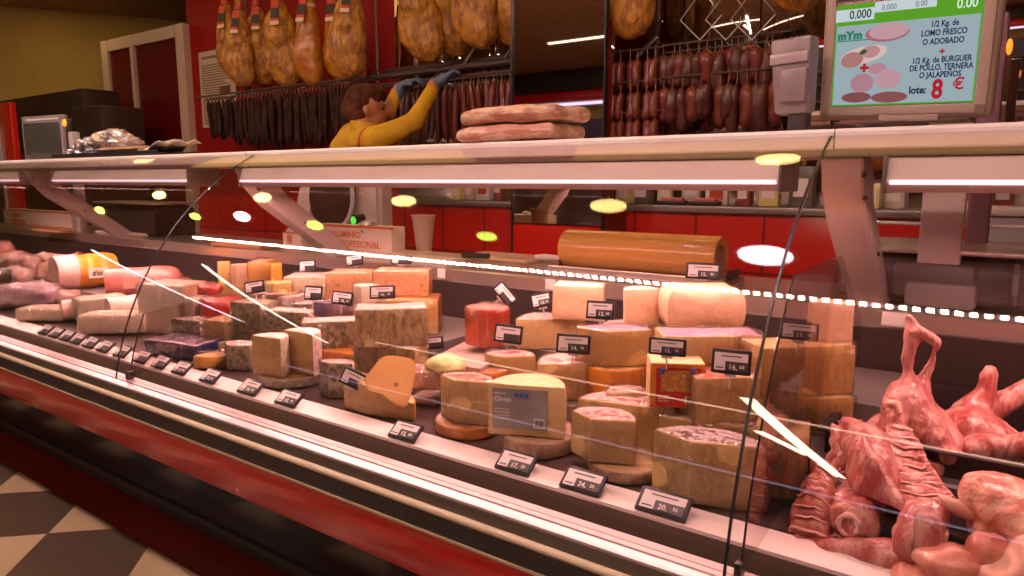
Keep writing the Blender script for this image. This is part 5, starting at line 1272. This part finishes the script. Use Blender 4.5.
# ---------------- back shelf: cabinet ledge and wares standing on it
cab = thing('back_counter', 'red-fronted low cabinet along the back wall with a steel ledge', 'cabinet', (-1.6, 3.25, 0))
zc_ = P(650, 205, 3.05).z
for k, (x0, x1) in enumerate(((-3.90, -2.12), (-1.545, -.2), (-.19, 1.6))):
    box('cabinet_body', x0+1.6, x1+1.6, -.18, .125, .02, zc_-.03, REDTILE, cab, .004); box('ledge', x0+1.59, x1+1.61, -.20, .125, zc_-.03, zc_, DSTEEL, cab, .004)
random.seed(4)
cols = [(.75, .68, .30), (.62, .55, .45), (.70, .66, .58), (.30, .06, .05), (.66, .60, .20), (.12, .10, .10)]
def packet(px, Y, w_, h, c, label, nm='food_packet', cat='food packet'):
    x = P(px, 200, Y).x
    t = thing(nm, label, cat, (x, Y, zc_+.001), R(random.uniform(-12, 12)))
    box('packet_body', -w_/2, w_/2, 0, .05, 0, h, mat('packet_%d' % cols.index(c), c, .35, coat=.5, bump=.3), t, .008)
    box('front_label', -w_*.3, w_*.3, -.002, .001, h*.25, h*.7, LABW if c != cols[2] else LRED, t)
    return t
desc = ['yellow', 'beige', 'white', 'dark red', 'mustard', 'black']
k = 0
for px, place in ((455, 'behind the dark red sausages left of the pillar'), (468, 'below the long red sausages'), (482, 'below the long red sausages, nearer the pillar'), (497, 'close to the left of the mirrored pillar'),
                  (622, 'just right of the mirrored pillar'), (640, 'second right of the mirrored pillar'), (664, 'under the dark cured sausages at their left end'), (690, 'under the dark cured sausages, left middle'),
                  (716, 'under the dark cured sausages, middle'), (742, 'under the dark cured sausages, right middle'), (768, 'left below the turned-away display'), (800, 'below the turned-away display'),
                  (870, 'seen through the glass right of the right bracket'), (893, 'seen through the glass between right bracket and post'), (975, 'seen through the glass right of the broad post'), (1002, 'at the right edge seen through the glass')):
    c = cols[k % 6]; packet(px, 3.12+.05*(k % 2), .07+.03*((k*7) % 3)/2, .10+.07*((k*5) % 4)/3, c, desc[k % 6]+' food packet on the back ledge '+place); k += 1
trays = [(672, 'black foam meat tray with film on the back ledge, left one'), (705, 'black foam meat tray with film on the back ledge, right one')]
for px, lb_ in trays:
    t = thing('meat_tray', lb_, 'meat tray', (P(px, 198, 3.09).x, 3.07, zc_+.001)); box('tray', -.07, .07, 0, .05, 0, .02, BLACKM, t, .006); box('meat', -.055, .055, .008, .045, .018, .034, mat('tray_meat', (.5, .12, .10), .4), t, .006)
# grey lower unit at the right, pale sheet with slanting stack behind the pillar foot
gb = thing('grey_bin', 'grey square bin against the red tiles at the far right', 'bin', (P(1005, 240, 2.9).x, 2.88, 0))
zb2 = P(1005, 206, 2.95).z; box('bin_body', -.09, .30, -.05, .12, .001, zb2-.03, GREYP, gb, .01); box('bin_lid', -.10, .31, -.06, .125, zb2-.03, zb2, LGREYP, gb, .008)

# far left: dark shelving before the ochre wall
fs = thing('dark_cupboard', 'long dark low cupboard before the ochre wall at the left', 'cupboard', (-7.9, 3.1, 0), math.atan2(1.49, .84))
zf = P(40, 90, 3.0).z+.62
sh_ = thing('dark_shelf_unit', 'dark shelf unit with faint red goods against the ochre wall at the far left', 'shelf unit', (P(45, 120, 2.9).x-.05, 2.82, 0), R(0))
zt_l = P(45, 93, 2.8).z
box('carcass', -1.1, 1.0, 0, .30, 0, zt_l, mat('near_black_wood', (.028, .012, .008), .5), sh_, .01)
zt_r = P(100, 106, 2.8).z
box('lower_wing', .9, 1.42, -.06, .28, 0, zt_r, mat('near_black_wood', (0, 0, 0)), sh_, .01)
for z in (.25, .45, .62): box('shelf_edge', -1.05, .95, -.03, .0, zt_l-z, zt_l-z+.018, mat('brown_edge', (.10, .05, .03), .4), sh_)
bm = bmesh.new()
for k in range(9): bx(bm, -.9+k*.2, -.80+k*.2, -.02, .0, zt_l-.60, zt_l-.52)
obj('red_goods', bm, mat('dull_red_goods', (.20, .02, .015), .5), sh_)
bpy.data.objects.remove(fs)
rp_ = thing('red_panel_post', 'red upright panel with a grey edge at the left border of the photograph', 'post', (P(-6, 130, 2.5).x, 2.60, 0))
box('red_face', -.16, .10, 0, .05, 0, P(4, 96, 2.4).z, REDGLOSS, rp_, .004); box('grey_edge', -.20, -.16, -.01, .05, 0, P(4, 120, 2.4).z, LGREYP, rp_, .004)

# ================================================================ the worker
def worker():
    t = thing('person', 'person in a yellow work jacket and blue gloves reaching up to hang the sausages', 'person', (0, 0, 0))
    hd = P(368, 109, 2.74); Yb = 2.72
    chest = P(358, 158, Yb); neck = P(363, 124, 2.69); pel = Vector((chest.x-.02, 2.64, 1.00))
    base = Vector((pel.x, 2.64, 0)); t.location = base
    L = lambda v: Vector(v)-base
    hx, hy, hz = L(hd)
    HA = R(42); HR = (0, 0, HA)
    def H(dx, dy, dz): return (hx+dx*math.cos(HA)-dy*math.sin(HA), hy+dx*math.sin(HA)+dy*math.cos(HA), hz+dz)
    rS = P(378, 138, 2.60); lS = P(362, 128, 2.84)          # near (right) and far (left) shoulder
    rE = P(414, 122, 2.74); rW = P(435, 84, 2.94); lE = P(388, 112, 2.88); lW = P(400, 88, 2.97)
    c = L(chest); n = L(neck)
    prims = [('s', L(pel), (.15, .115, .14)), ('c', L(pel), L((chest.x, Yb, 1.24)), .135, .135), ('s', (c.x, c.y, c.z), (.175, .15, .17)),
             ('c', (c.x, c.y, c.z+.08), (n.x, n.y, n.z-.02), .12, .062), ('c', (c.x, c.y-.01, c.z+.07), L(rS)-Vector((.02, 0, .01)), .100, .075), ('c', (c.x, c.y, c.z+.09), L(lS)-Vector((0, 0, .01)), .095, .072),
             ('c', (n.x, n.y, n.z-.04), (hx-.005, hy, hz-.06), .055, .055),
             ('s', H(-.012, 0, +.02), (.098, .078, .108), HR), ('s', H(+.030, +.004, -.045), (.062, .056, .075), HR),
             ('s', H(+.094, +.008, -.018), (.017, .012, .022), HR), ('s', H(+.070, +.006, -.092), (.022, .022, .018), HR),
             ('s', H(+.086, +.007, -.050), (.012, .022, .007), HR), ('s', H(+.084, +.007, -.064), (.011, .020, .007), HR), ('s', H(+.078, +.006, +.020), (.018, .040, .012), HR),
             ('s', H(-.002, -.078, -.012), (.018, .009, .030), HR),
             ('c', L(rS), L(rE), .064, .050), ('c', L(rE), L(rW), .048, .034), ('c', L(lS), L(lE), .062, .048), ('c', L(lE), L(lW), .046, .032)]
    for s in (-1, 1):
        hip = L((pel.x+.02*s, pel.y-.09*s, .94)); kn = L((pel.x+.05*s+.02, pel.y-.10*s, .50)); an = L((pel.x+.06*s, pel.y-.11*s, .09))
        prims += [('c', hip, kn, .088, .058), ('c', kn, an, .056, .040), ('c', an-Vector((.03, 0, .045)), an+Vector((.15, 0, -.055)), .040, .032)]
    hands = []
    for W, tip, side in ((L(rW), L(P(450, 74, 3.0)), 1), (L(lW), L(P(424, 78, 3.02)), -1)):
        d = (tip-W).normalized(); up = Vector((0, 0, 1)); lat = d.cross(up).normalized(); nz = lat.cross(d).normalized()
        pc = W+d*.055; prims += [('c', W-d*.01, W+d*.03, .030, .030), ('s', pc, (.034, .034, .030)), ('c', W+d*.03+lat*.014, W+d*.085+lat*.026, .020, .017), ('c', W+d*.03-lat*.014, W+d*.085-lat*.026, .020, .017), ('c', W+d*.03, W+d*.09, .022, .017)]
        for k, (ofs, ln) in enumerate(((-.030, .062), (-.010, .074), (.011, .070), (.030, .055))):
            a = W+d*.088+lat*ofs; m1 = a+d*ln*.5+nz*.004; m2 = m1+(d*.6-nz*.75).normalized()*ln*.35; e = m2+(d*.1-nz).normalized()*ln*.28
            prims += [('c', a, m1, .0105, .0098), ('c', m1, m2, .0098, .0092), ('c', m2, e, .0092, .0082)]
        a = W+d*.035-lat*.028*side; m1 = a+(d*.7-lat*.7*side-nz*.2).normalized()*.042; e = m1+(d-nz*.5).normalized()*.030
        prims += [('c', a, m1, .014, .0115), ('c', m1, e, .0115, .0095)]; hands.append((W, d))
    SK = mat('skin', (.44, .17, .08), .5, sss=.1, bump=.1, bscale=60); JK = mat('yellow_jacket', (.60, .36, .008), .75, bump=.8, bscale=12, col2=(.50, .28, .008), nscale=6)
    TR = mat('dark_trousers', (.03, .03, .045), .8); GL = mat('blue_glove', (.09, .14, .24), .42, bump=.4, bscale=30); SH = mat('dark_shoe', (.015, .012, .012), .5)
    RS = mat('red_jacket_stripe', (.50, .03, .01), .7)
    b = organic('body', prims, .0075, [JK, SK, TR, GL, SH, RS], t, 4, .0035, 9, 2)
    zn = n.z-.005
    def isglove(p): return any((p-W).dot(d) > -.005 and (p-W).length < .24 for W, d in hands)
    def iscuff(p): return any(-.035 < (p-W).dot(d) <= -.005 and (p-W).length < .06 for W, d in hands)
    s0 = L(rS)
    paint(b, [(3, isglove), (1, iscuff), (4, lambda p: p.z < .07), (2, lambda p: p.z < .96),
              (1, lambda p: p.z > zn-.008 and math.hypot(p.x-hx, p.y-hy) < .15 and p.z > zn+(p.x-hx)*-.05),
              (5, lambda p: abs((p.x-s0.x+.075)-(p.z-s0.z)*.30) < .014 and p.z > c.z-.06 and p.y < c.y+.08), (0, lambda p: True)])
    HAIR = mat('reddish_brown_hair', (.045, .013, .007), .7, spec=.15, bump=.9, bscale=26, stretch=(1, 1, .25), col2=(.10, .03, .012), nscale=20)
    hp = [('s', H(-.030, 0, +.036), (.094, .083, .100), HR), ('s', H(-.070, 0, -.010), (.062, .072, .085), HR), ('s', H(+.02, 0, +.075), (.080, .076, .060), HR), ('s', H(-.110, 0, -.01), (.042, .042, .048), HR), ('s', H(-.045, -.045, -.03), (.05, .045, .06), HR)]
    organic('hair', hp, .009, HAIR, t, 2, .006, 26, 3, .003, 60)
    bm = bmesh.new(); tube(bm, [(hx-.075, hy-.085, hz+.045), (hx-.082, hy-.082, hz+.01)], .006, 8); obj('hair_clip', bm, STEEL, t)
    bm = bmesh.new()
    for sgn in (-1, 1):
        q = bmesh.ops.create_uvsphere(bm, u_segments=12, v_segments=8, radius=.0095)
        for v in q['verts']: v.co += Vector(H(.078, .008+sgn*.028, .003))
    obj('eyes', bm, mat('dark_eyes', (.03, .02, .015), .2), t)
    bm = bmesh.new(); prof = [(.078, 0), (.074, .012), (.070, .040), (.066, .044), (.066, .0)]
    lathe(bm, prof, 24)
    for v in bm.verts: v.co = Matrix.Translation((n.x, n.y, n.z-.03)) @ Matrix.Rotation(R(8), 4, 'Y') @ v.co
    obj('collar', bm, JK, t, 50)
    return t
worker()
# ================================================================ fresh meat at the right
LAMB = mat('lamb_meat', (.42, .08, .075), .36, col2=(.68, .36, .31), nscale=17, lo=.43, hi=.62, bump=1.0, bscale=40, coat=.4, stretch=(1.6, 1.6, .55), dist=.7)
LAMBP = mat('lamb_shank', (.64, .27, .24), .38, col2=(.42, .08, .08), nscale=16, lo=.45, hi=.64, bump=1.0, bscale=36, coat=.4, stretch=(2.2, 2.2, .5), dist=.6)
PORK = mat('pork_meat', (.60, .20, .15), .42, col2=(.76, .42, .33), nscale=15, lo=.46, hi=.56, bump=.9, bscale=32, dist=1.5, coat=.4, sss=0)
PORKD = mat('pork_lean', (.58, .18, .13), .36, col2=(.74, .36, .26), nscale=14, bump=.7, bscale=26, coat=.4)
RIBM = mat('rib_meat', (.34, .04, .04), .36, col2=(.55, .18, .14), nscale=28, bump=.5, coat=.5); BONE = mat('rib_bone', (.72, .44, .38), .42, col2=(.58, .26, .22), nscale=20, bump=.2)
FATM = mat('creamy_fat', (.74, .46, .35), .45, col2=(.66, .32, .24), nscale=10, bump=.4, coat=.3)
# black tray
def tray(label, x0, x1, y0, y1, z, h):
    t = thing('black_tray', label, 'tray', ((x0+x1)/2, (y0+y1)/2, z)); cx, cy = (x0+x1)/2, (y0+y1)/2
    bm = bmesh.new(); bx(bm, x0-cx, x1-cx, y0-cy, y1-cy, 0, .006, .002)
    for a, b, c, d in ((x0, x0+.008, y0, y1), (x1-.008, x1, y0, y1), (x0, x1, y0, y0+.008), (x0, x1, y1-.008, y1)): bx(bm, a-cx, b-cx, c-cy, d-cy, 0, h, .003)
    for a, b, c, d in ((x0-.014, x0+.008, y0-.014, y1+.014), (x1-.008, x1+.014, y0-.014, y1+.014), (x0-.014, x1+.014, y0-.014, y0+.008), (x0-.014, x1+.014, y1-.008, y1+.014)): bx(bm, a-cx, b-cx, c-cy, d-cy, h-.004, h, .0015)
    obj('tray_shell', bm, mat('black_tray_plastic', (.020, .012, .016), .35), t); return t
TY1 = 1.60
tray('wide black meat tray holding the lamb pieces, its rim showing behind the pork', -.115, .75, 1.29, 1.50, .664, .075)
tray('second black tray at the back holding the raised lamb legs', -.30, .85, 1.52, 2.02, .664, .13)

def Q(px, py, Y): return P(px, py, Y)
def leg():
    o = Q(915, 440, 1.60); t = thing('lamb_joint', 'whole raw lamb leg with its shank standing straight up, tallest piece of meat', 'lamb leg', o)
    L = lambda px, py, Y: Q(px, py, Y)-o
    pr = [('c', L(909, 318, 1.62), L(914, 332, 1.62), .010, .019), ('c', L(914, 332, 1.62), L(906, 372, 1.62), .018, .011), ('c', L(918, 330, 1.62), L(937, 343, 1.63), .012, .009),
          ('c', L(937, 343, 1.63), L(930, 366, 1.64), .008, .0065), ('c', L(930, 366, 1.64), L(920, 390, 1.63), .0065, .020), ('c', L(906, 368, 1.62), L(908, 398, 1.61), .011, .030),
          ('c', L(908, 396, 1.61), L(915, 425, 1.61), .040, .060), ('s', L(920, 432, 1.62), (.085, .06, .062), (0, .5, 0)), ('s', L(905, 412, 1.58), (.045, .04, .055)),
          ('c', L(893, 404, 1.56), L(897, 440, 1.52), .019, .021), ('s', L(935, 447, 1.60), (.060, .05, .050)), ('c', L(925, 425, 1.57), L(948, 455, 1.54), .032, .024), ('s', L(920, 462, 1.55), (.070, .045, .030))]
    b = organic('leg_meat', pr, .005, LAMBP, t, 3, .0045, 26, 3, .0015, 80)
    bm = bmesh.new()
    for px, py, Y, r_ in ((928, 438, 1.545, .013), (940, 428, 1.55, .009)):
        q = bmesh.ops.create_uvsphere(bm, u_segments=12, v_segments=8, radius=r_)
        for v in q['verts']: v.co = L(px, py, Y)+Vector((v.co.x, v.co.y*.5, v.co.z*.6))
    obj('marrow', bm, mat('bright_red_marrow', (.60, .03, .03), .3), b, 60)
    bm = bmesh.new(); tube(bm, [L(886, 410, 1.545), L(889, 402, 1.54), L(897, 404, 1.54), L(900, 414, 1.53)], [.006, .008, .008, .005], 8); obj('tendon', bm, FATM, b, 60)
leg()
def shank(name, label, pts, Yb, m, blobs=(), amp=.004, seed=0, rs=None, voxel=.0075):
    o = Q(*pts[0]); t = thing(name, label, 'lamb' if 'lamb' in name else 'pork', o)
    pr = [('c', Q(*a)-o, Q(*b)-o, ra, rb) for (a, b, ra, rb) in zip(pts, pts[1:], rs, rs[1:])]+[('s', Q(*c)-o, r_, rt) for c, r_, rt in blobs]
    organic('meat', pr, voxel, m, t, 3, amp, 26, seed, .0015, 80); return t, o
shank('lamb_shoulder', 'dark red lamb shoulder with a short blunt shank right of the tall leg', [(990, 374, 1.74), (986, 392, 1.74), (972, 416, 1.72), (978, 442, 1.68)], 1.7, LAMB,
      [((985, 440, 1.66), (.09, .06, .05), (0, .4, 0)), ((965, 430, 1.70), (.05, .05, .05), (0, 0, 0))], seed=5, rs=[.017, .022, .040, .060])
shank('lamb_neck', 'pink-brown lamb limb coming in from the right edge behind the blunt shank', [(1050, 382, 1.80), (1012, 398, 1.78), (985, 412, 1.76)], 1.8, LAMBP, (), seed=6, rs=[.030, .024, .030])
shank('lamb_piece', 'strip of lamb at the right edge above the black tray rim', [(1060, 442, 1.58), (1010, 446, 1.60), (975, 450, 1.60)], 1.6, LAMB, (), seed=7, rs=[.030, .026, .03])
shank('lamb_flank', 'fatty lamb flank lying left behind the tall leg, beside the wrapped cheeses', [(862, 452, 1.60), (885, 436, 1.58), (905, 430, 1.60)], 1.6, LAMB, [((873, 452, 1.56), (.07, .05, .045), (0, -.4, 0)), ((895, 445, 1.50), (.04, .04, .04), (0, 0, 0))], seed=8, rs=[.035, .045, .040])
# front pieces: breast with ribs inside, curved slabs
def curved_slab(name, label, cat, corners, thick, m, seed=0, bulge=.03, ribs=0, nu=18, nv=14, amp=.005, ribm=None, fat=False):
    """four corners given as (px, py, Y): a thick bent sheet of meat between them"""
    A, B, Cc, D = [Q(*c) for c in corners]; o = (A+B+Cc+D)/4; t = thing(name, label, cat, o)
    nrm = ((B-A).cross(D-A)).normalized(); cam_ = Vector((0, 0, CAM_H))-o
    if nrm.dot(cam_) < 0: nrm = -nrm
    def S(u, v):
        p = A*(1-u)*(1-v)+B*u*(1-v)+Cc*u*v+D*(1-u)*v
        eu = 1-(2*u-1)**4; ev = 1-(2*v-1)**4
        ed = .012*noise.noise(Vector((u*4, v*4, seed))) 
        return p-o+nrm*bulge*math.sin(math.pi*u)*math.sin(math.pi*v)+(A-D).normalized()*ed+(A-B).normalized()*ed, eu*ev
    bm = bmesh.new(); top = []; bot = []
    for j in range(nv+1):
        rt = []; rb = []
        for i in range(nu+1):
            p, e = S(i/nu, j/nv); k = (.15+.85*e**.5)
            k2 = 1.0
            if ribs: k2 = 1+.14*math.cos(j/nv*ribs*2*math.pi)
            rt.append(bm.verts.new(p+nrm*thick*.5*k*k2)); rb.append(bm.verts.new(p-nrm*thick*.5*k))
        top.append(rt); bot.append(rb)
    for j in range(nv):
        for i in range(nu):
            f = bm.faces.new((top[j][i], top[j][i+1], top[j+1][i+1], top[j+1][i])); bm.faces.new((bot[j][i], bot[j+1][i], bot[j+1][i+1], bot[j][i+1]))
    for j in range(nv):
        bm.faces.new((top[j][0], top[j+1][0], bot[j+1][0], bot[j][0])); bm.faces.new((top[j][nu], bot[j][nu], bot[j+1][nu], top[j+1][nu]))
    for i in range(nu):
        bm.faces.new((top[0][i], bot[0][i], bot[0][i+1], top[0][i+1])); bm.faces.new((top[nv][i], top[nv][i+1], bot[nv][i+1], bot[nv][i]))
    bmesh.ops.recalc_face_normals(bm, faces=bm.faces); rough_up(bm, amp, 22, seed); b = obj('meat', bm, m, t, 70)
    if ribs and ribm:
        for r_ in range(ribs):
            v = (r_+.5)/ribs; bm = bmesh.new()
            tube(bm, [S(.10+.8*k/8, v)[0]+nrm*thick*.50 for k in range(9)], [.002]+[.0036]*7+[.002], 7, flat=.5); obj('rib', bm, ribm, b, 60)
    return t, S, nrm, o, b
curved_slab('lamb_breast', 'big smooth lamb breast piece with fine white streaks in the middle of the meat', 'lamb', [(836, 420, 1.50), (886, 430, 1.47), (908, 512, 1.31), (852, 492, 1.33)], .035, LAMB, 2, .035)
curved_slab('lamb_flap', 'dark pink lamb flap rising to a point left of the breast piece', 'lamb', [(832, 424, 1.52), (862, 420, 1.56), (868, 468, 1.45), (826, 476, 1.42)], .022, LAMB, 9, .02)
curved_slab('lamb_ribs', 'open rib side of lamb with fine slanting bones right of the breast piece', 'lamb ribs', [(886, 425, 1.50), (912, 430, 1.50), (962, 510, 1.34), (900, 512, 1.31)], .020, LAMB, 4, -.01, ribs=9, ribm=BONE, nv=36)
curved_slab('lamb_flank', 'folded mauve lamb flank hanging over the front below the open rib side', 'lamb', [(905, 500, 1.32), (955, 494, 1.32), (942, 566, 1.235), (893, 560, 1.25)], .028, LAMB, 5, .03)
curved_slab('rib_rack', 'dark red rack of ribs with pale bones standing at the left of the meat', 'rib rack', [(812, 462, 1.42), (840, 468, 1.42), (830, 545, 1.275), (782, 534, 1.285)], .024, RIBM, 6, .02, ribs=8, ribm=BONE, nv=34)
curved_slab('rib_rack', 'narrow ribbed strip right beside the dark red rack of ribs', 'rib rack', [(832, 470, 1.44), (850, 474, 1.44), (848, 545, 1.29), (826, 548, 1.285)], .022, RIBM, 12, .01, ribs=7, ribm=BONE, nv=30)
t, o = shank('lamb_neck', 'round cut lamb neck end showing bone, in front of the breast piece', [(855, 520, 1.32), (858, 505, 1.38), (862, 500, 1.44)], 1.3, LAMB, (), amp=.006, seed=11, rs=[.042, .044, .04])
bm = bmesh.new()
tube(bm, [(.016*math.cos(a)-.004, -.036, .018*math.sin(a)+.004) for a in [2*math.pi*k/14 for k in range(15)]], [.005+.0015*math.sin(k*2.1) for k in range(15)], 8)
obj('neck_bone', bm, BONE, t, 60)
shank('lamb_trimmings', 'long strip of lamb trimmings along the front edge of the tray', [(800, 545, 1.275), (850, 552, 1.275), (905, 556, 1.27), (945, 560, 1.27)], 1.27, LAMB, (), amp=.008, seed=13, rs=[.020, .022, .024, .02])
bn = Q(958, 508, 1.31); t = thing('bone_end', 'pale rounded bone end poking out beside the open rib side', 'bone', bn, 0)
bm = bmesh.new(); tube(bm, [(-.03, 0, .006), (.0, 0, 0), (.022, 0, -.002), (.032, 0, -.001)], [.010, .014, .015, .008], 12); obj('bone', bm, FATM, t, 60)
def porkchunk(label, prims, m, seed):
    o = Q(*prims[0][0]); t = thing('pork_joint', label, 'pork', o)
    pr = [('s', Q(*c)-o, r_, rt) for c, r_, rt in prims]; organic('meat', pr, .0065, m, t, 3, .016, 11, seed, .004, 38); return t
porkchunk('large pink pork joint at the right edge, upper one', [((1030, 514, 1.34), (.095, .08, .055), (0, .3, 0)), ((1060, 530, 1.32), (.08, .08, .06), (0, 0, 0)), ((994, 526, 1.33), (.035, .05, .025), (0, .6, 0))], PORK, 1)
porkchunk('pale fatty pork piece in the bottom right corner', [((1012, 572, 1.235), (.055, .05, .030), (0, -.3, 0)), ((1045, 566, 1.24), (.05, .05, .04), (0, 0, 0))], FATM, 2)
porkchunk('flat pork slice in front of the large pork joint at the bottom', [((962, 574, 1.245), (.070, .05, .028), (0, .3, 0)), ((925, 588, 1.235), (.06, .05, .025), (0, .1, 0))], PORKD, 3)
porkchunk('small pink pork fold between bone end and the large joint', [((992, 552, 1.27), (.03, .04, .035), (0, .3, 0))], PORKD, 4)

# ================================================================ price tags
TB = mat('tag_black_frame', (.018, .016, .020), .35); TS = mat('tag_pale_screen', (.80, .72, .74), .35); TD = mat('tag_dark_block', (.05, .045, .05), .35); TW = mat('tag_white_digits', (.82, .78, .76), .5)
ptxt = {}
def tag_thing(label, pos, rot, w_, h, price, clip=0, strip=False, group=None):
    t = thing('price_tag', label, 'price tag', pos, 0, group); t.rotation_euler = rot
    bm = bmesh.new(); bx(bm, -w_/2, w_/2, 0, .009, -h/2, h/2, .003); obj('frame', bm, TB, t)
    s = box('screen', -w_*.42, w_*.42, -.0008, .001, -h*.36, h*.36, TS, t, 0)
    box('price_block', -w_*.14, w_*.42, -.0016, -.0006, -h*.36, h*.02, TD, s)
    box('name_line', -w_*.26, w_*.26, -.0013, -.0006, h*.20, h*.25, TD, s); box('small_print', -w_*.38, -w_*.18, -.0013, -.0006, -h*.28, -h*.23, TD, s)
    if price:
        a, b = price.split('.'); tw = text(a+',', h*.30, TW, s, (-w_*.06, -.0018, -h*.30), name='price_digits', bold=.0002)
        text(b, h*.20, TW, s, (w_*.22, -.0018, -h*.24), name='price_digits', bold=.0001)
    if clip:
        bm = bmesh.new(); tube(bm, [(0, .006, -h/2+.004), (0, .008, -h/2-clip)], .0022, 6); bx(bm, -.012, .012, .003, .010, -h/2-.006, -h/2+.004, .001); obj('spike', bm, LGREYP, t)
    return t
fz = .6665
front = [(398, 430, 34, '12.60', 'before the low wedge of orange-rinded cheese'), (510, 461, 40, '17.50', 'before the wheel under the ewe cheese wedge'),
         (578, 480, 44, '24.50', 'before the wedge with the red-labelled tip'), (660, 502, 52, '20.95', 'before the nearest big cut wheel, largest of all'),
         (277, 398, 30, '13.90', 'before the mottled wheel with two brown wedges'), (238, 387, 28, '14.20', 'before the greenish mouldy wedge'),
         (197, 376, 24, '15.60', 'before the leaf-wrapped cheese'), (167, 368, 22, '11.30', 'below the navy foil pack at its middle'), (146, 362, 18, '', 'below the left end of the navy foil pack'),
         (131, 356, 17, '', 'just right of the left glass seam'), (113, 350, 16, '', 'just left of the left glass seam'), (97, 345, 16, '', 'third left of the left glass seam'),
         (82, 341, 14, '', 'at the right end of the far run of five'), (70, 337, 14, '', 'second from right in the far run of five'), (59, 334, 14, '', 'middle one in the far run of five'),
         (48, 331, 13, '', 'second from left in the far run of five'), (38, 328, 13, '', 'leftmost of the far run of five')]
for px, py, w_, pr, where in front:
    p = PZ(px, py+1, fz+.022); s = scale_at(p); W_ = min(w_/s*1.06, .105) if w_ > 20 else .078
    tag_thing('price tag on the pale rail '+where, (p.x, 1.222, fz+.017), (R(-52), 0, 0), max(W_, .075), .052, pr)
import re
UP = [(703, 271, 34, 16, 2.06, '15.80', 0, 0, 'standing before the right end of the roll of wrapping paper'), (731, 362, 38, 24, 1.46, '16.60', 0, 0, 'reading 16.60 below the violet printed block'),
      (667, 347, 37, 17, 1.42, '13.50', 0, -3, 'shining brightly above the red printed packet'), (573, 344, 34, 19, 1.46, '14.90', 0, 0, 'reading 14.90 above the pale half wheel with the white rind'),
      (600, 310, 28, 18, 1.60, '12.80', 0, 0, 'reading 12.80 below the left piece of the top row'), (541, 300, 20, 14, 1.70, '13.60', -14, 0, 'tilted, behind the pale cheese left of the top row'),
      (505, 294, 24, 13, 1.72, '', 48, 0, 'turned on its corner above the red cheese'), (508, 334, 28, 18, 1.56, '', 4, 0, 'dark reddish one right below the red cheese'),
      (799, 331, 36, 18, 1.54, '17.30', 0, 0, 'reading 17.30 behind the right glass pane'), (353, 379, 24, 17, 1.28, '', 24, 0, 'tilted between the speckled wedge and the leaning slice'),
      (382, 292, 25, 13, 1.58, '16.30', -3, 0, 'on the tall dark blue-veined block'), (342, 298, 20, 13, 1.60, '18.60', 6, 0, 'square one before the left peppered orange-cream block'),
      (313, 293, 17, 14, 1.62, '', 3, 0, 'upright one before the pale peppered block'), (354, 260, 17, 11, 1.90, '', -8, 0, 'above the left peppered block near the bracket foot'),
      (401, 260, 20, 8, 1.90, '', -3, 0, 'flat-looking one above the topmost peppered block'), (307, 266, 16, 12, 1.84, '', -4, 0, 'above the pale peppered block left of the bracket foot'),
      (254, 287, 19, 12, 1.56, '', -10, 0, 'small, before the upright orange block'), (432, 343, 22, 12, 1.60, '', -8, 0, 'half hidden behind the greenish herb cheese')]
for px, py, w_, h, Y, pr, tl_, lean, where in UP:
    p = P(px, py, Y); s = scale_at(p); az = math.atan2(p.x, p.y)*.55
    w2, h2 = w_/s, h/s*1.03; asp = w2/h2
    tag_thing('black-framed upright price tag '+where, p, (R(-12-lean), R(tl_), -az), w2/max(.75, math.cos(math.atan2(p.x, p.y)*.45)), h2, pr, clip=.03)
# small white hooks tags on the edge of the work surface
for k, (px, py, where) in enumerate(((17, 237, 'leftmost of the left trio'), (26, 237, 'middle of the left trio'), (51, 241, 'right of the left trio'), (135, 249, 'left of the trio by the left seam'), (145, 250, 'middle of the trio by the left seam'), (156, 251, 'right of the trio by the left seam'))):
    p = P(px, py, 2.075); t = thing('edge_label', 'tiny white label clipped on the work surface, '+where, 'label', (p.x, 2.0765, p.z))
    box('card', -.014, .014, 0, .003, -.016, .016, LABW, t, .001); box('mark', -.009, .009, -.0008, .0005, -.006, .004, INK, t)
# small label plates on the steel edge of the work surface
for px, py, w_, where in ((442, 271, 10, 'left of the red cheese'), (551, 282, 12, 'beside the top row of pale cheeses'), (895, 325, 24, 'near the shank of the tall lamb leg')):
    p = P(px, py, 2.08); s = scale_at(p); t = thing('steel_edge_clip', 'pale label holder on the work surface edge '+where, 'label holder', (p.x, 2.0765, ws-.022))
    box('holder', -w_/s/2, w_/s/2, -.002, .003, -.018, .018, LABW, t, .001); box('lip', -w_/s/2, w_/s/2, -.005, .0, -.020, -.016, LGREYP, t)
